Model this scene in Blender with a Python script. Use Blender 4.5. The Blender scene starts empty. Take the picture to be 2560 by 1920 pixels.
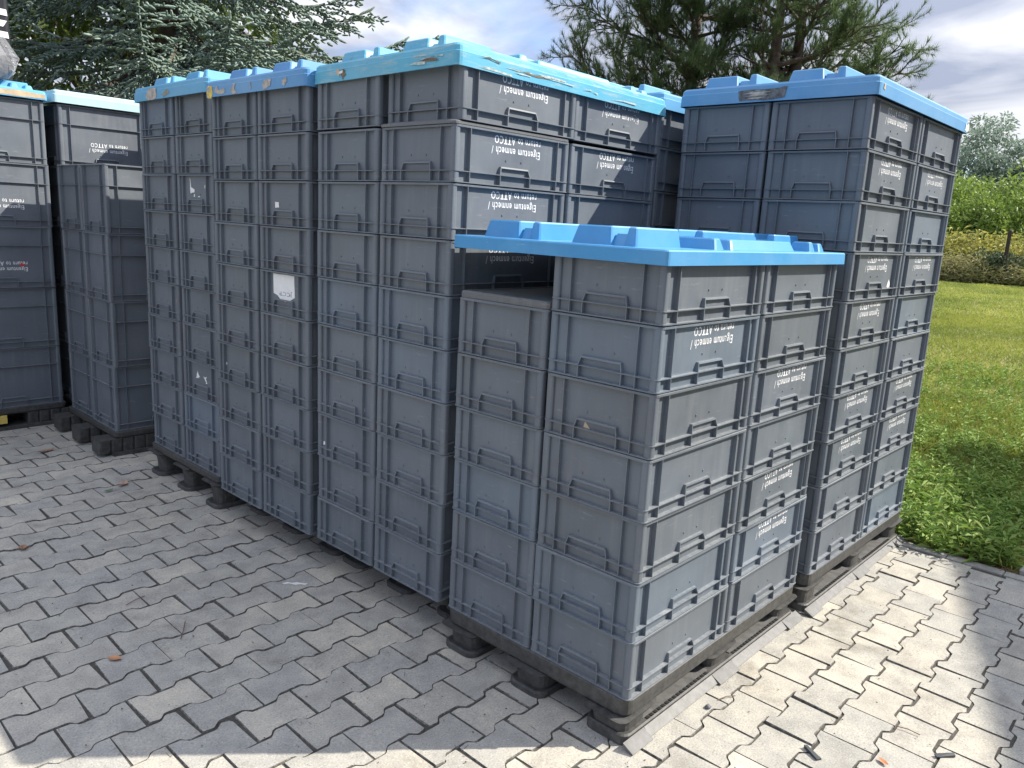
import bpy, math, random
import numpy as np
from mathutils import Vector, Matrix

random.seed(7)
RNG = np.random.default_rng(11)
scn = bpy.context.scene
COL = scn.collection
R = math.radians

# ------------------------------------------------------------------ camera
cam_d = bpy.data.cameras.new('camera')
cam = bpy.data.objects.new('camera', cam_d)
COL.objects.link(cam)
CAM = Vector((-1.7931, -1.1145, 1.5328))
cr = Vector((0.68322834, -0.72836599, 0.05178831))
cu = Vector((0.11470232, 0.17709541, 0.97748688))
cf = Vector((0.72113966, 0.66190649, -0.20454187))
M3 = Matrix((cr, cu, -cf)).transposed()
cam.matrix_world = Matrix.Translation(CAM) @ M3.to_4x4()
cam_d.sensor_width = 36.0
cam_d.lens = 27.388
cam_d.clip_start = 0.05
cam_d.clip_end = 3000
scn.camera = cam

# ------------------------------------------------------------------ light
SUN = Vector((1.0, -0.87, 1.155)).normalized()          # towards the sun
EL = math.asin(SUN.z)
AZ = math.atan2(SUN.x, SUN.y)
world = bpy.data.worlds.new('World')
scn.world = world
world.use_nodes = True
nt = world.node_tree
nt.nodes.clear()
N = nt.nodes.new
L = nt.links.new
out = N('ShaderNodeOutputWorld')
bg = N('ShaderNodeBackground')
bg.inputs['Strength'].default_value = 0.14
sky = N('ShaderNodeTexSky')
sky.sky_type = 'NISHITA'
sky.sun_disc = False
sky.sun_elevation = EL
sky.sun_rotation = AZ
sky.air_density = 1.0
sky.dust_density = 0.6
sky.ozone_density = 2.0
tc = N('ShaderNodeTexCoord')
sep = N('ShaderNodeSeparateXYZ')
L(tc.outputs['Generated'], sep.inputs[0])
zc = N('ShaderNodeMath'); zc.operation = 'MAXIMUM'; zc.inputs[1].default_value = 0.0
L(sep.outputs['Z'], zc.inputs[0])
za = N('ShaderNodeMath'); za.operation = 'ADD'; za.inputs[1].default_value = 0.16
L(zc.outputs[0], za.inputs[0])
dx = N('ShaderNodeMath'); dx.operation = 'DIVIDE'; L(sep.outputs['X'], dx.inputs[0]); L(za.outputs[0], dx.inputs[1])
dy = N('ShaderNodeMath'); dy.operation = 'DIVIDE'; L(sep.outputs['Y'], dy.inputs[0]); L(za.outputs[0], dy.inputs[1])
cmb = N('ShaderNodeCombineXYZ'); L(dx.outputs[0], cmb.inputs[0]); L(dy.outputs[0], cmb.inputs[1])
cmb.inputs[2].default_value = 9.6
cn = N('ShaderNodeTexNoise'); cn.inputs['Scale'].default_value = 0.9; cn.inputs['Detail'].default_value = 8
cn.inputs['Roughness'].default_value = 0.55; cn.inputs['Distortion'].default_value = 0.25
L(cmb.outputs[0], cn.inputs['Vector'])
cover = N('ShaderNodeValToRGB')
cover.color_ramp.elements[0].position = 0.36; cover.color_ramp.elements[0].color = (0.25, 0.25, 0.25, 1)
cover.color_ramp.elements[1].position = 0.50; cover.color_ramp.elements[1].color = (0.97, 0.97, 0.97, 1)
L(cn.outputs['Fac'], cover.inputs['Fac'])
cn2 = N('ShaderNodeTexNoise'); cn2.inputs['Scale'].default_value = 1.7; cn2.inputs['Detail'].default_value = 7
cn2.inputs['Roughness'].default_value = 0.5; cn2.inputs['Distortion'].default_value = 0.4
L(cmb.outputs[0], cn2.inputs['Vector'])
ccol = N('ShaderNodeValToRGB')
e = ccol.color_ramp.elements
e[0].position = 0.42; e[0].color = (1.2, 1.33, 1.7, 1)
e[1].position = 0.60; e[1].color = (2.7, 2.72, 2.86, 1)
L(cn2.outputs['Fac'], ccol.inputs['Fac'])
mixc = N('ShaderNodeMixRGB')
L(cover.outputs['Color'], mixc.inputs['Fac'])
skm = N('ShaderNodeMixRGB'); skm.blend_type = 'MULTIPLY'; skm.inputs['Fac'].default_value = 1.0
skm.inputs['Color2'].default_value = (0.50, 0.56, 0.68, 1)
L(sky.outputs[0], skm.inputs['Color1'])
L(skm.outputs[0], mixc.inputs['Color1'])
# overcast luminance law (1 + 2 sin elevation): added cloud brightness overhead, out of view, to lift ambient light
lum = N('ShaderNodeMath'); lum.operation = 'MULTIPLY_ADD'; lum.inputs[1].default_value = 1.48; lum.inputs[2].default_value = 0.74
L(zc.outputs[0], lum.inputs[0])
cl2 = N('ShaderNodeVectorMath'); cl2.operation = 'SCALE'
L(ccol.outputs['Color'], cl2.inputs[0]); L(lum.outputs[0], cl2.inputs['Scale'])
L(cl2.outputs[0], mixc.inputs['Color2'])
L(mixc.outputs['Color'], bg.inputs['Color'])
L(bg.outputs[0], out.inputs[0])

sun_d = bpy.data.lights.new('sun', 'SUN')
sun_d.energy = 3.0
sun_d.angle = R(0.53)
sun_d.color = (1.0, 0.93, 0.82)
sun = bpy.data.objects.new('sun', sun_d)
COL.objects.link(sun)
sun.rotation_euler = (-SUN).to_track_quat('-Z', 'Y').to_euler()

vs = scn.view_settings
vs.view_transform = 'Standard'
vs.look = 'None'
vs.exposure = 1.48
vs.gamma = 1.0
vs.use_curve_mapping = False
scn.cycles.max_bounces = 6
scn.cycles.transparent_max_bounces = 8


# ------------------------------------------------------------------ materials
def new_mat(name):
    m = bpy.data.materials.new(name)
    m.use_nodes = True
    t = m.node_tree
    b = t.nodes['Principled BSDF']
    return m, t, b


def nn(t, typ, **kw):
    n = t.nodes.new(typ)
    for k, v in kw.items():
        if k in n.inputs:
            n.inputs[k].default_value = v
        else:
            setattr(n, k, v)
    return n


def ramp(t, src, stops):
    r = t.nodes.new('ShaderNodeValToRGB')
    el = r.color_ramp.elements
    while len(el) < len(stops):
        el.new(0.5)
    for q, (p, c) in zip(el, stops):
        q.position = p
        q.color = (*c, 1) if len(c) == 3 else c
    t.links.new(src, r.inputs['Fac'])
    return r


def mix(t, a, b, fac, mode='MIX'):
    m = t.nodes.new('ShaderNodeMixRGB')
    m.blend_type = mode
    for s, v in (('Fac', fac), ('Color1', a), ('Color2', b)):
        if hasattr(v, 'links') or hasattr(v, 'is_linked'):
            t.links.new(v, m.inputs[s])
        elif isinstance(v, (int, float)):
            m.inputs[s].default_value = v if s == 'Fac' else (v, v, v, 1)
        else:
            m.inputs[s].default_value = (*v, 1)
    return m.outputs[0]


def bump(t, b, h, strength, dist=0.002):
    n = t.nodes.new('ShaderNodeBump')
    n.inputs['Strength'].default_value = strength
    n.inputs['Distance'].default_value = dist
    t.links.new(h, n.inputs['Height'])
    t.links.new(n.outputs[0], b.inputs['Normal'])


def mat_simple(name, col, rough=0.6, noise=0.0, scale=20, spec=0.5, metal=0.0):
    m, t, b = new_mat(name)
    b.inputs['Roughness'].default_value = rough
    b.inputs['Specular IOR Level'].default_value = spec
    b.inputs['Metallic'].default_value = metal
    if noise:
        tcn = nn(t, 'ShaderNodeTexCoord')
        no = nn(t, 'ShaderNodeTexNoise', Scale=scale, Detail=6.0, Roughness=0.65)
        t.links.new(tcn.outputs['Object'], no.inputs['Vector'])
        r = ramp(t, no.outputs['Fac'], [(0.3, tuple(c * (1 - noise) for c in col)), (0.7, tuple(min(1, c * (1 + noise)) for c in col))])
        t.links.new(r.outputs[0], b.inputs['Base Color'])
    else:
        b.inputs['Base Color'].default_value = (*col, 1)
    return m


def obj_vec(t, spread=17.0):
    """object coordinates shifted by a per-object random amount"""
    tcn = nn(t, 'ShaderNodeTexCoord')
    oi = nn(t, 'ShaderNodeObjectInfo')
    mu = nn(t, 'ShaderNodeMath', operation='MULTIPLY'); mu.inputs[1].default_value = spread
    t.links.new(oi.outputs['Random'], mu.inputs[0])
    ad = nn(t, 'ShaderNodeVectorMath', operation='ADD')
    t.links.new(tcn.outputs['Object'], ad.inputs[0])
    t.links.new(mu.outputs[0], ad.inputs[1])
    return ad.outputs[0], oi


def make_crate_mat():
    m, t, b = new_mat('crate_plastic')
    v, oi = obj_vec(t)
    n1 = nn(t, 'ShaderNodeTexNoise', Scale=5.0, Detail=5.0, Roughness=0.6)
    n2 = nn(t, 'ShaderNodeTexNoise', Scale=60.0, Detail=4.0, Roughness=0.7)
    t.links.new(v, n1.inputs['Vector']); t.links.new(v, n2.inputs['Vector'])
    r1 = ramp(t, n1.outputs['Fac'], [(0.3, (0.86, 0.86, 0.87)), (0.7, (1.1, 1.1, 1.09))])
    c = mix(t, oi.outputs['Color'], r1.outputs[0], 1.0, 'MULTIPLY')
    mr = nn(t, 'ShaderNodeMapping'); mr.inputs['Scale'].default_value = (26, 26, 2.2)
    t.links.new(v, mr.inputs[0])
    nr = nn(t, 'ShaderNodeTexNoise', Scale=1.5, Detail=6.0, Roughness=0.65); t.links.new(mr.outputs[0], nr.inputs['Vector'])
    rr_ = ramp(t, nr.outputs['Fac'], [(0.46, (0, 0, 0)), (0.72, (0.22, 0.22, 0.22))])
    nq = nn(t, 'ShaderNodeTexNoise', Scale=3.1, Detail=4.0); t.links.new(v, nq.inputs['Vector'])
    rq = ramp(t, nq.outputs['Fac'], [(0.42, (0, 0, 0)), (0.62, (1, 1, 1))])
    c = mix(t, c, (0.27, 0.26, 0.245), mix(t, rr_.outputs[0], rq.outputs[0], 1.0, 'MULTIPLY'))
    # scuffs: long thin scratches
    mp = nn(t, 'ShaderNodeMapping'); mp.inputs['Scale'].default_value = (5, 5, 42)
    mp.inputs['Rotation'].default_value = (0.3, 0.5, 0.2)
    t.links.new(v, mp.inputs[0])
    n3 = nn(t, 'ShaderNodeTexNoise', Scale=2.2, Detail=5.0, Roughness=0.75)
    t.links.new(mp.outputs[0], n3.inputs['Vector'])
    r3 = ramp(t, n3.outputs['Fac'], [(0.61, (0, 0, 0)), (0.72, (0.30, 0.30, 0.30))])
    c = mix(t, c, (0.42, 0.43, 0.44), r3.outputs[0])
    # dust settled on upward ledges
    g = nn(t, 'ShaderNodeNewGeometry')
    sx = nn(t, 'ShaderNodeSeparateXYZ'); t.links.new(g.outputs['Normal'], sx.inputs[0])
    up = ramp(t, sx.outputs['Z'], [(0.6, (0, 0, 0)), (0.95, (1, 1, 1))])
    r2 = ramp(t, n2.outputs['Fac'], [(0.35, (0.04, 0.04, 0.04)), (0.65, (0.40, 0.40, 0.40))])
    du = mix(t, up.outputs[0], r2.outputs[0], 1.0, 'MULTIPLY')
    c = mix(t, c, (0.34, 0.34, 0.33), du)
    t.links.new(c, b.inputs['Base Color'])
    b.inputs['Specular IOR Level'].default_value = 0.7
    rr = ramp(t, n1.outputs['Fac'], [(0.3, (0.44, 0.44, 0.44)), (0.7, (0.6, 0.6, 0.6))])
    t.links.new(rr.outputs[0], b.inputs['Roughness'])
    bump(t, b, n2.outputs['Fac'], 0.06, 0.001)
    return m


def make_lid_mat():
    m, t, b = new_mat('lid_plastic')
    v, oi = obj_vec(t)
    n1 = nn(t, 'ShaderNodeTexNoise', Scale=6.0, Detail=6.0, Roughness=0.65)
    mp = nn(t, 'ShaderNodeMapping'); mp.inputs['Scale'].default_value = (3, 3, 26)
    t.links.new(v, mp.inputs[0])
    n2 = nn(t, 'ShaderNodeTexNoise', Scale=3.0, Detail=8.0, Roughness=0.72, Distortion=0.6)
    t.links.new(v, n1.inputs['Vector']); t.links.new(mp.outputs[0], n2.inputs['Vector'])
    r1 = ramp(t, n1.outputs['Fac'], [(0.3, (0.9, 0.92, 0.94)), (0.7, (1.08, 1.06, 1.05))])
    c = mix(t, oi.outputs['Color'], r1.outputs[0], 1.0, 'MULTIPLY')
    c = mix(t, c, (.98, 1.03, .93), 1.0, 'MULTIPLY')
    # sun-bleached chalky patches and fine scratches
    nf = nn(t, 'ShaderNodeTexNoise', Scale=2.6, Detail=5.0, Roughness=0.6); t.links.new(v, nf.inputs['Vector'])
    rf = ramp(t, nf.outputs['Fac'], [(0.45, (0, 0, 0)), (0.75, (0.24, 0.24, 0.24))])
    c = mix(t, c, (0.33, 0.52, 0.62), rf.outputs[0])
    ms = nn(t, 'ShaderNodeMapping'); ms.inputs['Scale'].default_value = (9, 9, 70); ms.inputs['Rotation'].default_value = (.15, .2, .4)
    t.links.new(v, ms.inputs[0])
    ns = nn(t, 'ShaderNodeTexNoise', Scale=1.6, Detail=4.0, Roughness=0.8); t.links.new(ms.outputs[0], ns.inputs['Vector'])
    rs = ramp(t, ns.outputs['Fac'], [(0.64, (0, 0, 0)), (0.72, (0.35, 0.35, 0.35))])
    c = mix(t, c, (0.45, 0.58, 0.66), rs.outputs[0])
    # worn pale film / tape residue, amount from the object's own alpha
    th = nn(t, 'ShaderNodeMath', operation='ADD')
    t.links.new(n2.outputs['Fac'], th.inputs[0]); t.links.new(oi.outputs['Alpha'], th.inputs[1])
    r2 = ramp(t, th.outputs[0], [(0.72, (0, 0, 0)), (0.9, (0.72, 0.72, 0.72))])
    c = mix(t, c, (0.42, 0.47, 0.43), r2.outputs[0])
    n4 = nn(t, 'ShaderNodeTexNoise', Scale=22.0, Detail=7.0, Roughness=0.75)
    t.links.new(v, n4.inputs['Vector'])
    th2 = nn(t, 'ShaderNodeMath', operation='MULTIPLY_ADD')
    t.links.new(oi.outputs['Alpha'], th2.inputs[0]); th2.inputs[1].default_value = 0.45
    t.links.new(n4.outputs['Fac'], th2.inputs[2])
    r3 = ramp(t, th2.outputs[0], [(0.70, (0, 0, 0)), (0.82, (0.6, 0.6, 0.6))])
    c = mix(t, c, (0.10, 0.10, 0.08), r3.outputs[0])
    t.links.new(c, b.inputs['Base Color'])
    b.inputs['Roughness'].default_value = 0.42
    bump(t, b, n4.outputs['Fac'], 0.08, 0.001)
    return m


def make_paver_mat():
    m, t, b = new_mat('concrete_paver')
    g = nn(t, 'ShaderNodeNewGeometry')
    oi = nn(t, 'ShaderNodeObjectInfo')
    ma = nn(t, 'ShaderNodeMath', operation='MULTIPLY_ADD')
    t.links.new(g.outputs['Random Per Island'], ma.inputs[0]); ma.inputs[1].default_value = 5.3
    t.links.new(oi.outputs['Random'], ma.inputs[2])
    fr = nn(t, 'ShaderNodeMath', operation='FRACT'); t.links.new(ma.outputs[0], fr.inputs[0])
    base = ramp(t, fr.outputs[0], [(0.0, (0.285, 0.283, 0.275)), (0.2, (0.315, 0.31, 0.295)), (0.42, (0.295, 0.295, 0.292)), (0.6, (0.34, 0.325, 0.30)), (0.8, (0.30, 0.298, 0.288)), (0.92, (0.40, 0.38, 0.345)), (1.0, (0.325, 0.315, 0.295))])
    pos = g.outputs['Position']
    n1 = nn(t, 'ShaderNodeTexNoise', Scale=9.0, Detail=6.0, Roughness=0.6)
    n2 = nn(t, 'ShaderNodeTexNoise', Scale=170.0, Detail=4.0, Roughness=0.75)
    n3 = nn(t, 'ShaderNodeTexNoise', Scale=2.3, Detail=7.0, Roughness=0.7, Distortion=0.3)
    for n in (n1, n2, n3):
        t.links.new(pos, n.inputs['Vector'])
    r1 = ramp(t, n1.outputs['Fac'], [(0.28, (0.78, 0.78, 0.78)), (0.5, (1.0, 1.0, 1.0)), (0.72, (1.22, 1.2, 1.14))])
    c = mix(t, base.outputs[0], r1.outputs[0], 1.0, 'MULTIPLY')
    c = mix(t, c, (1.17, 1.15, 1.09), 1.0, 'MULTIPLY')
    r2 = ramp(t, n2.outputs['Fac'], [(0.32, (0.5, 0.5, 0.5)), (0.46, (.97, .97, .97)), (0.58, (1.05, 1.04, 1.0)), (0.68, (1.6, 1.55, 1.45))])
    c = mix(t, c, r2.outputs[0], 0.85, 'MULTIPLY')
    # dark damp/dirt stains
    r3 = ramp(t, n3.outputs['Fac'], [(0.57, (0, 0, 0)), (0.70, (0.55, 0.55, 0.55))])
    c = mix(t, c, (0.13, 0.115, 0.09), r3.outputs[0])
    vo = nn(t, 'ShaderNodeTexVoronoi', Scale=34.0)
    t.links.new(pos, vo.inputs['Vector'])
    r4 = ramp(t, vo.outputs['Distance'], [(0.05, (0.75, 0.75, 0.75)), (0.11, (0, 0, 0))])
    n5 = nn(t, 'ShaderNodeTexNoise', Scale=6.0, Detail=3.0); t.links.new(pos, n5.inputs['Vector'])
    r5 = ramp(t, n5.outputs['Fac'], [(0.5, (0, 0, 0)), (0.62, (1, 1, 1))])
    sp = mix(t, r4.outputs[0], r5.outputs[0], 1.0, 'MULTIPLY')
    c = mix(t, c, (0.07, 0.065, 0.055), sp)
    t.links.new(c, b.inputs['Base Color'])
    b.inputs['Roughness'].default_value = 0.9
    b.inputs['Specular IOR Level'].default_value = 0.25
    bump(t, b, n2.outputs['Fac'], 0.5, 0.002)
    return m


def make_leaf_mat(name, cols, rough=0.55, trans=0.25, pos_scale=None):
    """leaf colour varies from leaf to leaf (per mesh island)"""
    m, t, b = new_mat(name)
    g = nn(t, 'ShaderNodeNewGeometry')
    k = len(cols) - 1
    r = ramp(t, g.outputs['Random Per Island'], [(i / k, c) for i, c in enumerate(cols)])
    c = r.outputs[0]
    if pos_scale:
        n = nn(t, 'ShaderNodeTexNoise', Scale=pos_scale, Detail=3.0)
        t.links.new(g.outputs['Position'], n.inputs['Vector'])
        rr = ramp(t, n.outputs['Fac'], [(0.35, (0.75, 0.8, 0.75)), (0.65, (1.2, 1.15, 1.0))])
        c = mix(t, c, rr.outputs[0], 1.0, 'MULTIPLY')
    t.links.new(c, b.inputs['Base Color'])
    b.inputs['Roughness'].default_value = rough
    b.inputs['Specular IOR Level'].default_value = 0.35
    if trans:
        tr = nn(t, 'ShaderNodeBsdfTranslucent')
        t.links.new(c, tr.inputs['Color'])
        ms = nn(t, 'ShaderNodeMixShader'); ms.inputs[0].default_value = trans
        t.links.new(b.outputs[0], ms.inputs[1]); t.links.new(tr.outputs[0], ms.inputs[2])
        o = t.nodes['Material Output']
        t.links.new(ms.outputs[0], o.inputs['Surface'])
    return m


def make_paver_edge():
    m, t, b = new_mat('grimy_paver_edge')
    g = nn(t, 'ShaderNodeNewGeometry')
    n1 = nn(t, 'ShaderNodeTexNoise', Scale=55.0, Detail=5.0, Roughness=0.7)
    t.links.new(g.outputs['Position'], n1.inputs['Vector'])
    r = ramp(t, n1.outputs['Fac'], [(0.36, (0.06, 0.055, 0.047)), (0.52, (0.15, 0.145, 0.13)), (0.64, (0.30, 0.29, 0.27))])
    t.links.new(r.outputs[0], b.inputs['Base Color'])
    b.inputs['Roughness'].default_value = 0.95
    return m


M_PEDGE = make_paver_edge()
M_CRATE = make_crate_mat()
M_LID = make_lid_mat()
M_PAVER = make_paver_mat()
M_PRINT, t, b = new_mat('white_print')
v, oi = obj_vec(t, 31.0)
pn = nn(t, 'ShaderNodeTexNoise', Scale=38.0, Detail=6.0, Roughness=0.75); t.links.new(v, pn.inputs['Vector'])
pn2 = nn(t, 'ShaderNodeTexNoise', Scale=9.0, Detail=3.0); t.links.new(v, pn2.inputs['Vector'])
pa = nn(t, 'ShaderNodeMath', operation='MULTIPLY_ADD'); t.links.new(pn2.outputs['Fac'], pa.inputs[0]); pa.inputs[1].default_value = 0.7
t.links.new(pn.outputs['Fac'], pa.inputs[2])
pr = ramp(t, pa.outputs[0], [(0.66, (0.82, 0.83, 0.85)), (0.98, (0.70, 0.71, 0.73)), (1.0, (0.22, 0.23, 0.25))])
t.links.new(pr.outputs[0], b.inputs['Base Color']); b.inputs['Roughness'].default_value = 0.55
M_PALLET = mat_simple('black_recycled_plastic', (0.055, 0.055, 0.053), 0.6, 0.5, 38)
M_FLAP = mat_simple('dusty_grey_plastic', (0.115, 0.115, 0.113), 0.55, 0.35, 30)
M_JOINT = mat_simple('joint_sand', (0.065, 0.06, 0.05), 0.95, 0.5, 60)
M_PAPER = mat_simple('paper', (0.75, 0.75, 0.74), 0.7, 0.06, 40)
M_TORN = mat_simple('torn_grey_paper', (0.40, 0.37, 0.33), 0.8, 0.4, 45)
M_YELLOW = mat_simple('yellow_label', (0.62, 0.48, 0.12), 0.6, 0.3, 50)
M_INK = mat_simple('blue_ink', (0.25, 0.32, 0.42), 0.7)
M_ORANGE = mat_simple('orange_dot', (0.75, 0.25, 0.05), 0.6)
M_RED = mat_simple('red_smear', (0.55, 0.04, 0.04), 0.6)
M_TAN = mat_simple('brown_tape', (0.50, 0.40, 0.27), 0.5, 0.25, 14)
M_BARK = mat_simple('bark', (0.085, 0.065, 0.05), 0.9, 0.5, 25)
M_PBARK = mat_simple('pine_bark', (0.10, 0.075, 0.06), 0.9, 0.5, 20)
M_EDGE = mat_simple('kerb_concrete', (0.30, 0.29, 0.265), 0.9, 0.25, 30)


# ------------------------------------------------------------------ mesh helpers
class MB:
    def __init__(s):
        s.v = []; s.f = []

    def add(s, vs_, fs):
        o = len(s.v)
        s.v.extend([tuple(q) for q in vs_])
        s.f.extend([tuple(i + o for i in q) for q in fs])
        return s

    def box(s, x0, x1, y0, y1, z0, z1):
        return s.hexa([(x0, y0, z0), (x1, y0, z0), (x1, y1, z0), (x0, y1, z0), (x0, y0, z1), (x1, y0, z1), (x1, y1, z1), (x0, y1, z1)])

    def hexa(s, p):
        return s.add(p, [(0, 3, 2, 1), (4, 5, 6, 7), (0, 1, 5, 4), (1, 2, 6, 5), (2, 3, 7, 6), (3, 0, 4, 7)])

    def loft(s, loops, cap0=True, cap1=True):
        n = len(loops[0])
        vs_ = [p for lp in loops for p in lp]
        fs = []
        for k in range(len(loops) - 1):
            a, b = k * n, (k + 1) * n
            for i in range(n):
                j = (i + 1) % n
                fs.append((a + i, a + j, b + j, b + i))
        if cap0:
            fs.append(tuple(range(n - 1, -1, -1)))
        if cap1:
            fs.append(tuple(range((len(loops) - 1) * n, len(loops) * n)))
        return s.add(vs_, fs)

    def tube(s, pts, rad, n=6):
        loops = []
        pts = [Vector(p) for p in pts]
        for i, p in enumerate(pts):
            d = (pts[min(i + 1, len(pts) - 1)] - pts[max(i - 1, 0)])
            d = d.normalized() if d.length > 1e-9 else Vector((0, 0, 1))
            a = d.orthogonal().normalized(); b = d.cross(a)
            r = rad[i] if isinstance(rad, (list, tuple)) else rad
            loops.append([tuple(p + r * (math.cos(2 * math.pi * k / n) * a + math.sin(2 * math.pi * k / n) * b)) for k in range(n)])
        return s.loft(loops)

    def mesh(s, name, mat, smooth=False):
        me = bpy.data.meshes.new(name)
        me.from_pydata(s.v, [], s.f)
        me.materials.append(mat)
        if smooth:
            me.polygons.foreach_set('use_smooth', [True] * len(me.polygons))
        me.update()
        return me


def rrect(hx, hy, r, z, n=3, cx=0.0, cy=0.0):
    pts = []
    for qx, qy, a0 in ((1, 1, 0), (-1, 1, 90), (-1, -1, 180), (1, -1, 270)):
        for k in range(n + 1):
            a = R(a0 + 90 * k / n)
            pts.append((cx + qx * (hx - r) + r * math.cos(a), cy + qy * (hy - r) + r * math.sin(a), z))
    return pts


def link(name, me, parent=None, loc=(0, 0, 0), rotz=0.0, color=None):
    o = bpy.data.objects.new(name, me)
    COL.objects.link(o)
    o.location = loc
    o.rotation_euler = (0, 0, rotz)
    if parent:
        o.parent = parent
    if color:
        o.color = color
    return o


def thing(name, label, cat, loc=(0, 0, 0), rotz=0.0, group=None):
    o = link(name, None, None, loc, rotz)
    tag(o, label, cat, group)
    return o


def tag(o, label, cat, group=None):
    o['label'] = label
    o['category'] = cat
    if group:
        o['group'] = group
    return o


def np_mesh(name, V, F, mat, smooth=False):
    """V (n,3) and triangles/quads F (m,k) as numpy arrays"""
    me = bpy.data.meshes.new(name)
    k = F.shape[1]
    me.vertices.add(len(V)); me.vertices.foreach_set('co', np.ascontiguousarray(V, dtype=np.float32).ravel())
    me.loops.add(F.size); me.loops.foreach_set('vertex_index', np.ascontiguousarray(F, dtype=np.int32).ravel())
    me.polygons.add(len(F)); me.polygons.foreach_set('loop_start', np.arange(0, F.size, k, dtype=np.int32))
    me.materials.append(mat)
    if smooth:
        me.polygons.foreach_set('use_smooth', np.ones(len(F), dtype=bool))
    me.update(calc_edges=True)
    return me


def px_of(P):
    d = Vector(P) - CAM
    z = d.dot(cf)
    if z < 0.05:
        return None
    return (1280 + 1947.6 * d.dot(cr) / z, 960 - 1947.6 * d.dot(cu) / z, z)


# ------------------------------------------------------------------ ground
PIT_X = 2.385            # paved area ends here, then kerb, then lawn
gm = MB()
gm.box(-400, 600, -400, 600, -0.4, -0.03)
ground = link('ground', gm.mesh('ground', M_JOINT))
ground['kind'] = 'structure'

# lawn soil
m_soil, t, b = new_mat('lawn_soil')
g = nn(t, 'ShaderNodeNewGeometry')
n1 = nn(t, 'ShaderNodeTexNoise', Scale=0.5, Detail=8.0, Roughness=0.7); t.links.new(g.outputs['Position'], n1.inputs['Vector'])
r = ramp(t, n1.outputs['Fac'], [(0.3, (0.17, 0.20, 0.055)), (0.5, (0.20, 0.205, 0.075)), (0.7, (0.24, 0.21, 0.10))])
t.links.new(r.outputs[0], b.inputs['Base Color']); b.inputs['Roughness'].default_value = 0.95
lm = MB()
lm.box(2.455, 600, -400, 600, -0.2, -0.012)
lawn = link('lawn', lm.mesh('lawn', m_soil)); lawn['kind'] = 'structure'
lm = MB()
lm.box(-400, 2.455, 9.0, 600, -0.2, -0.0125)
lawn2 = link('lawn', lm.mesh('lawn', m_soil)); lawn2['kind'] = 'structure'

# ------------------------------------------------------------------ pavement of interlocking double-T blocks
PA, PB = 0.2022, 0.1445
PX0, PY0 = 0.745, -0.32
BH1, BH2, GAP = 0.0830, 0.0615, 0.0021


def paver_outline(jit):
    jit = jit * 1.0
    a = PA / 2 - GAP
    h1, h2 = BH1 - GAP - .0008, BH2 - GAP - .0008
    chip = random.random()
    up = [(-a, h1), (-0.066, h1), (-0.058, h1 - 0.003), (-0.044, h2 + 0.003), (-0.036, h2), (0.036, h2), (0.044, h2 + 0.003), (0.058, h1 - 0.003), (0.066, h1), (a, h1)]
    pts = [(x, y) for x, y in up][::-1] + [(x, -y) for x, y in up]
    pts = [(x + random.uniform(-jit, jit), y + random.uniform(-jit, jit)) for x, y in pts]
    for ci in (0, 9, 10, 19):                  # knocked-off corners
        if random.random() < .35:
            c_ = random.uniform(.001, .007)
            pts[ci] = (pts[ci][0] * (1 - c_ / .1), pts[ci][1] * (1 - c_ / .1))
    return pts


def paver_geo(mb, ol, cx=0.0, cy=0.0, top=0.0, rot=0.0, tx=0.0, ty=0.0):
    c, s = math.cos(rot), math.sin(rot)

    def put(x, y, z):
        return (cx + c * x - s * y, cy + s * x + c * y, z + tx * x + ty * y)
    n = len(ol)
    inner = []
    for i, (x, y) in enumerate(ol):
        l = math.hypot(x, y)
        e_ = random.uniform(.0006, .0022)
        inner.append((x - e_ * (1 if x > 0 else -1) * min(1, abs(x) / 0.05), y - e_ * (1 if y > 0 else -1)))
    mb.loft([[put(x, y, top - 0.06) for x, y in ol], [put(x, y, top - 0.004) for x, y in ol], [put(x, y, top) for x, y in inner]], cap0=False)


def edge_mats(me):
    me.materials.append(M_PEDGE)
    mi = [0 if len(p_.vertices) > 4 else 1 for p_ in me.polygons]
    me.polygons.foreach_set('material_index', mi)
    me.update()
    return me


variants = []
for k in range(40):
    mb = MB(); paver_geo(mb, paver_outline(0.0014))
    variants.append(edge_mats(mb.mesh('paver', M_PAVER)))
cells = []
for k in range(-38, 66):
    for i in range(-34, 12):
        x = PX0 + PA * i + (PA / 2 if k % 2 else 0)
        y = PY0 + PB * k
        if x + PA / 2 > PIT_X - 0.002:
            continue
        q = px_of((x, y, 0))
        vis = False
        if q and -60 < q[0] < 2620 and -40 < q[1] < 1990:
            hid = (0.16 < x and y > 0.1) or (x > 0.0 and y > 1.9) or y > 4.95
            vis = not hid
        cells.append((q[2] if vis else 1e9, x, y))
cells.sort()
pav = MB(); pav.box(-4.3, PIT_X, -6.0, 9.0, -0.06, -0.0048)
pavement = link('pavement', pav.mesh('joint_bed', M_JOINT)); pavement['kind'] = 'structure'
rest = MB()
for idx, (d, x, y) in enumerate(cells):
    rx, ry = random.uniform(-.0011, .0011), random.uniform(-.0011, .0011)
    rot = random.gauss(0, 0.006); dz = random.uniform(-0.0026, 0.0018)
    tx, ty = random.gauss(0, 0.009), random.gauss(0, 0.009)
    if d < 1e8 and idx < 298:
        o = link('paver', variants[random.randrange(len(variants))], pavement, (x + rx, y + ry, dz))
        o.rotation_euler = (ty, -tx, rot + (math.pi if random.random() < 0.5 else 0))
    else:
        paver_geo(rest, paver_outline(0.0012), x + rx, y + ry, dz, rot, tx, ty)
o = link('paver_field', edge_mats(rest.mesh('paver_field', M_PAVER)), pavement); o['kind'] = 'stuff'
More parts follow.
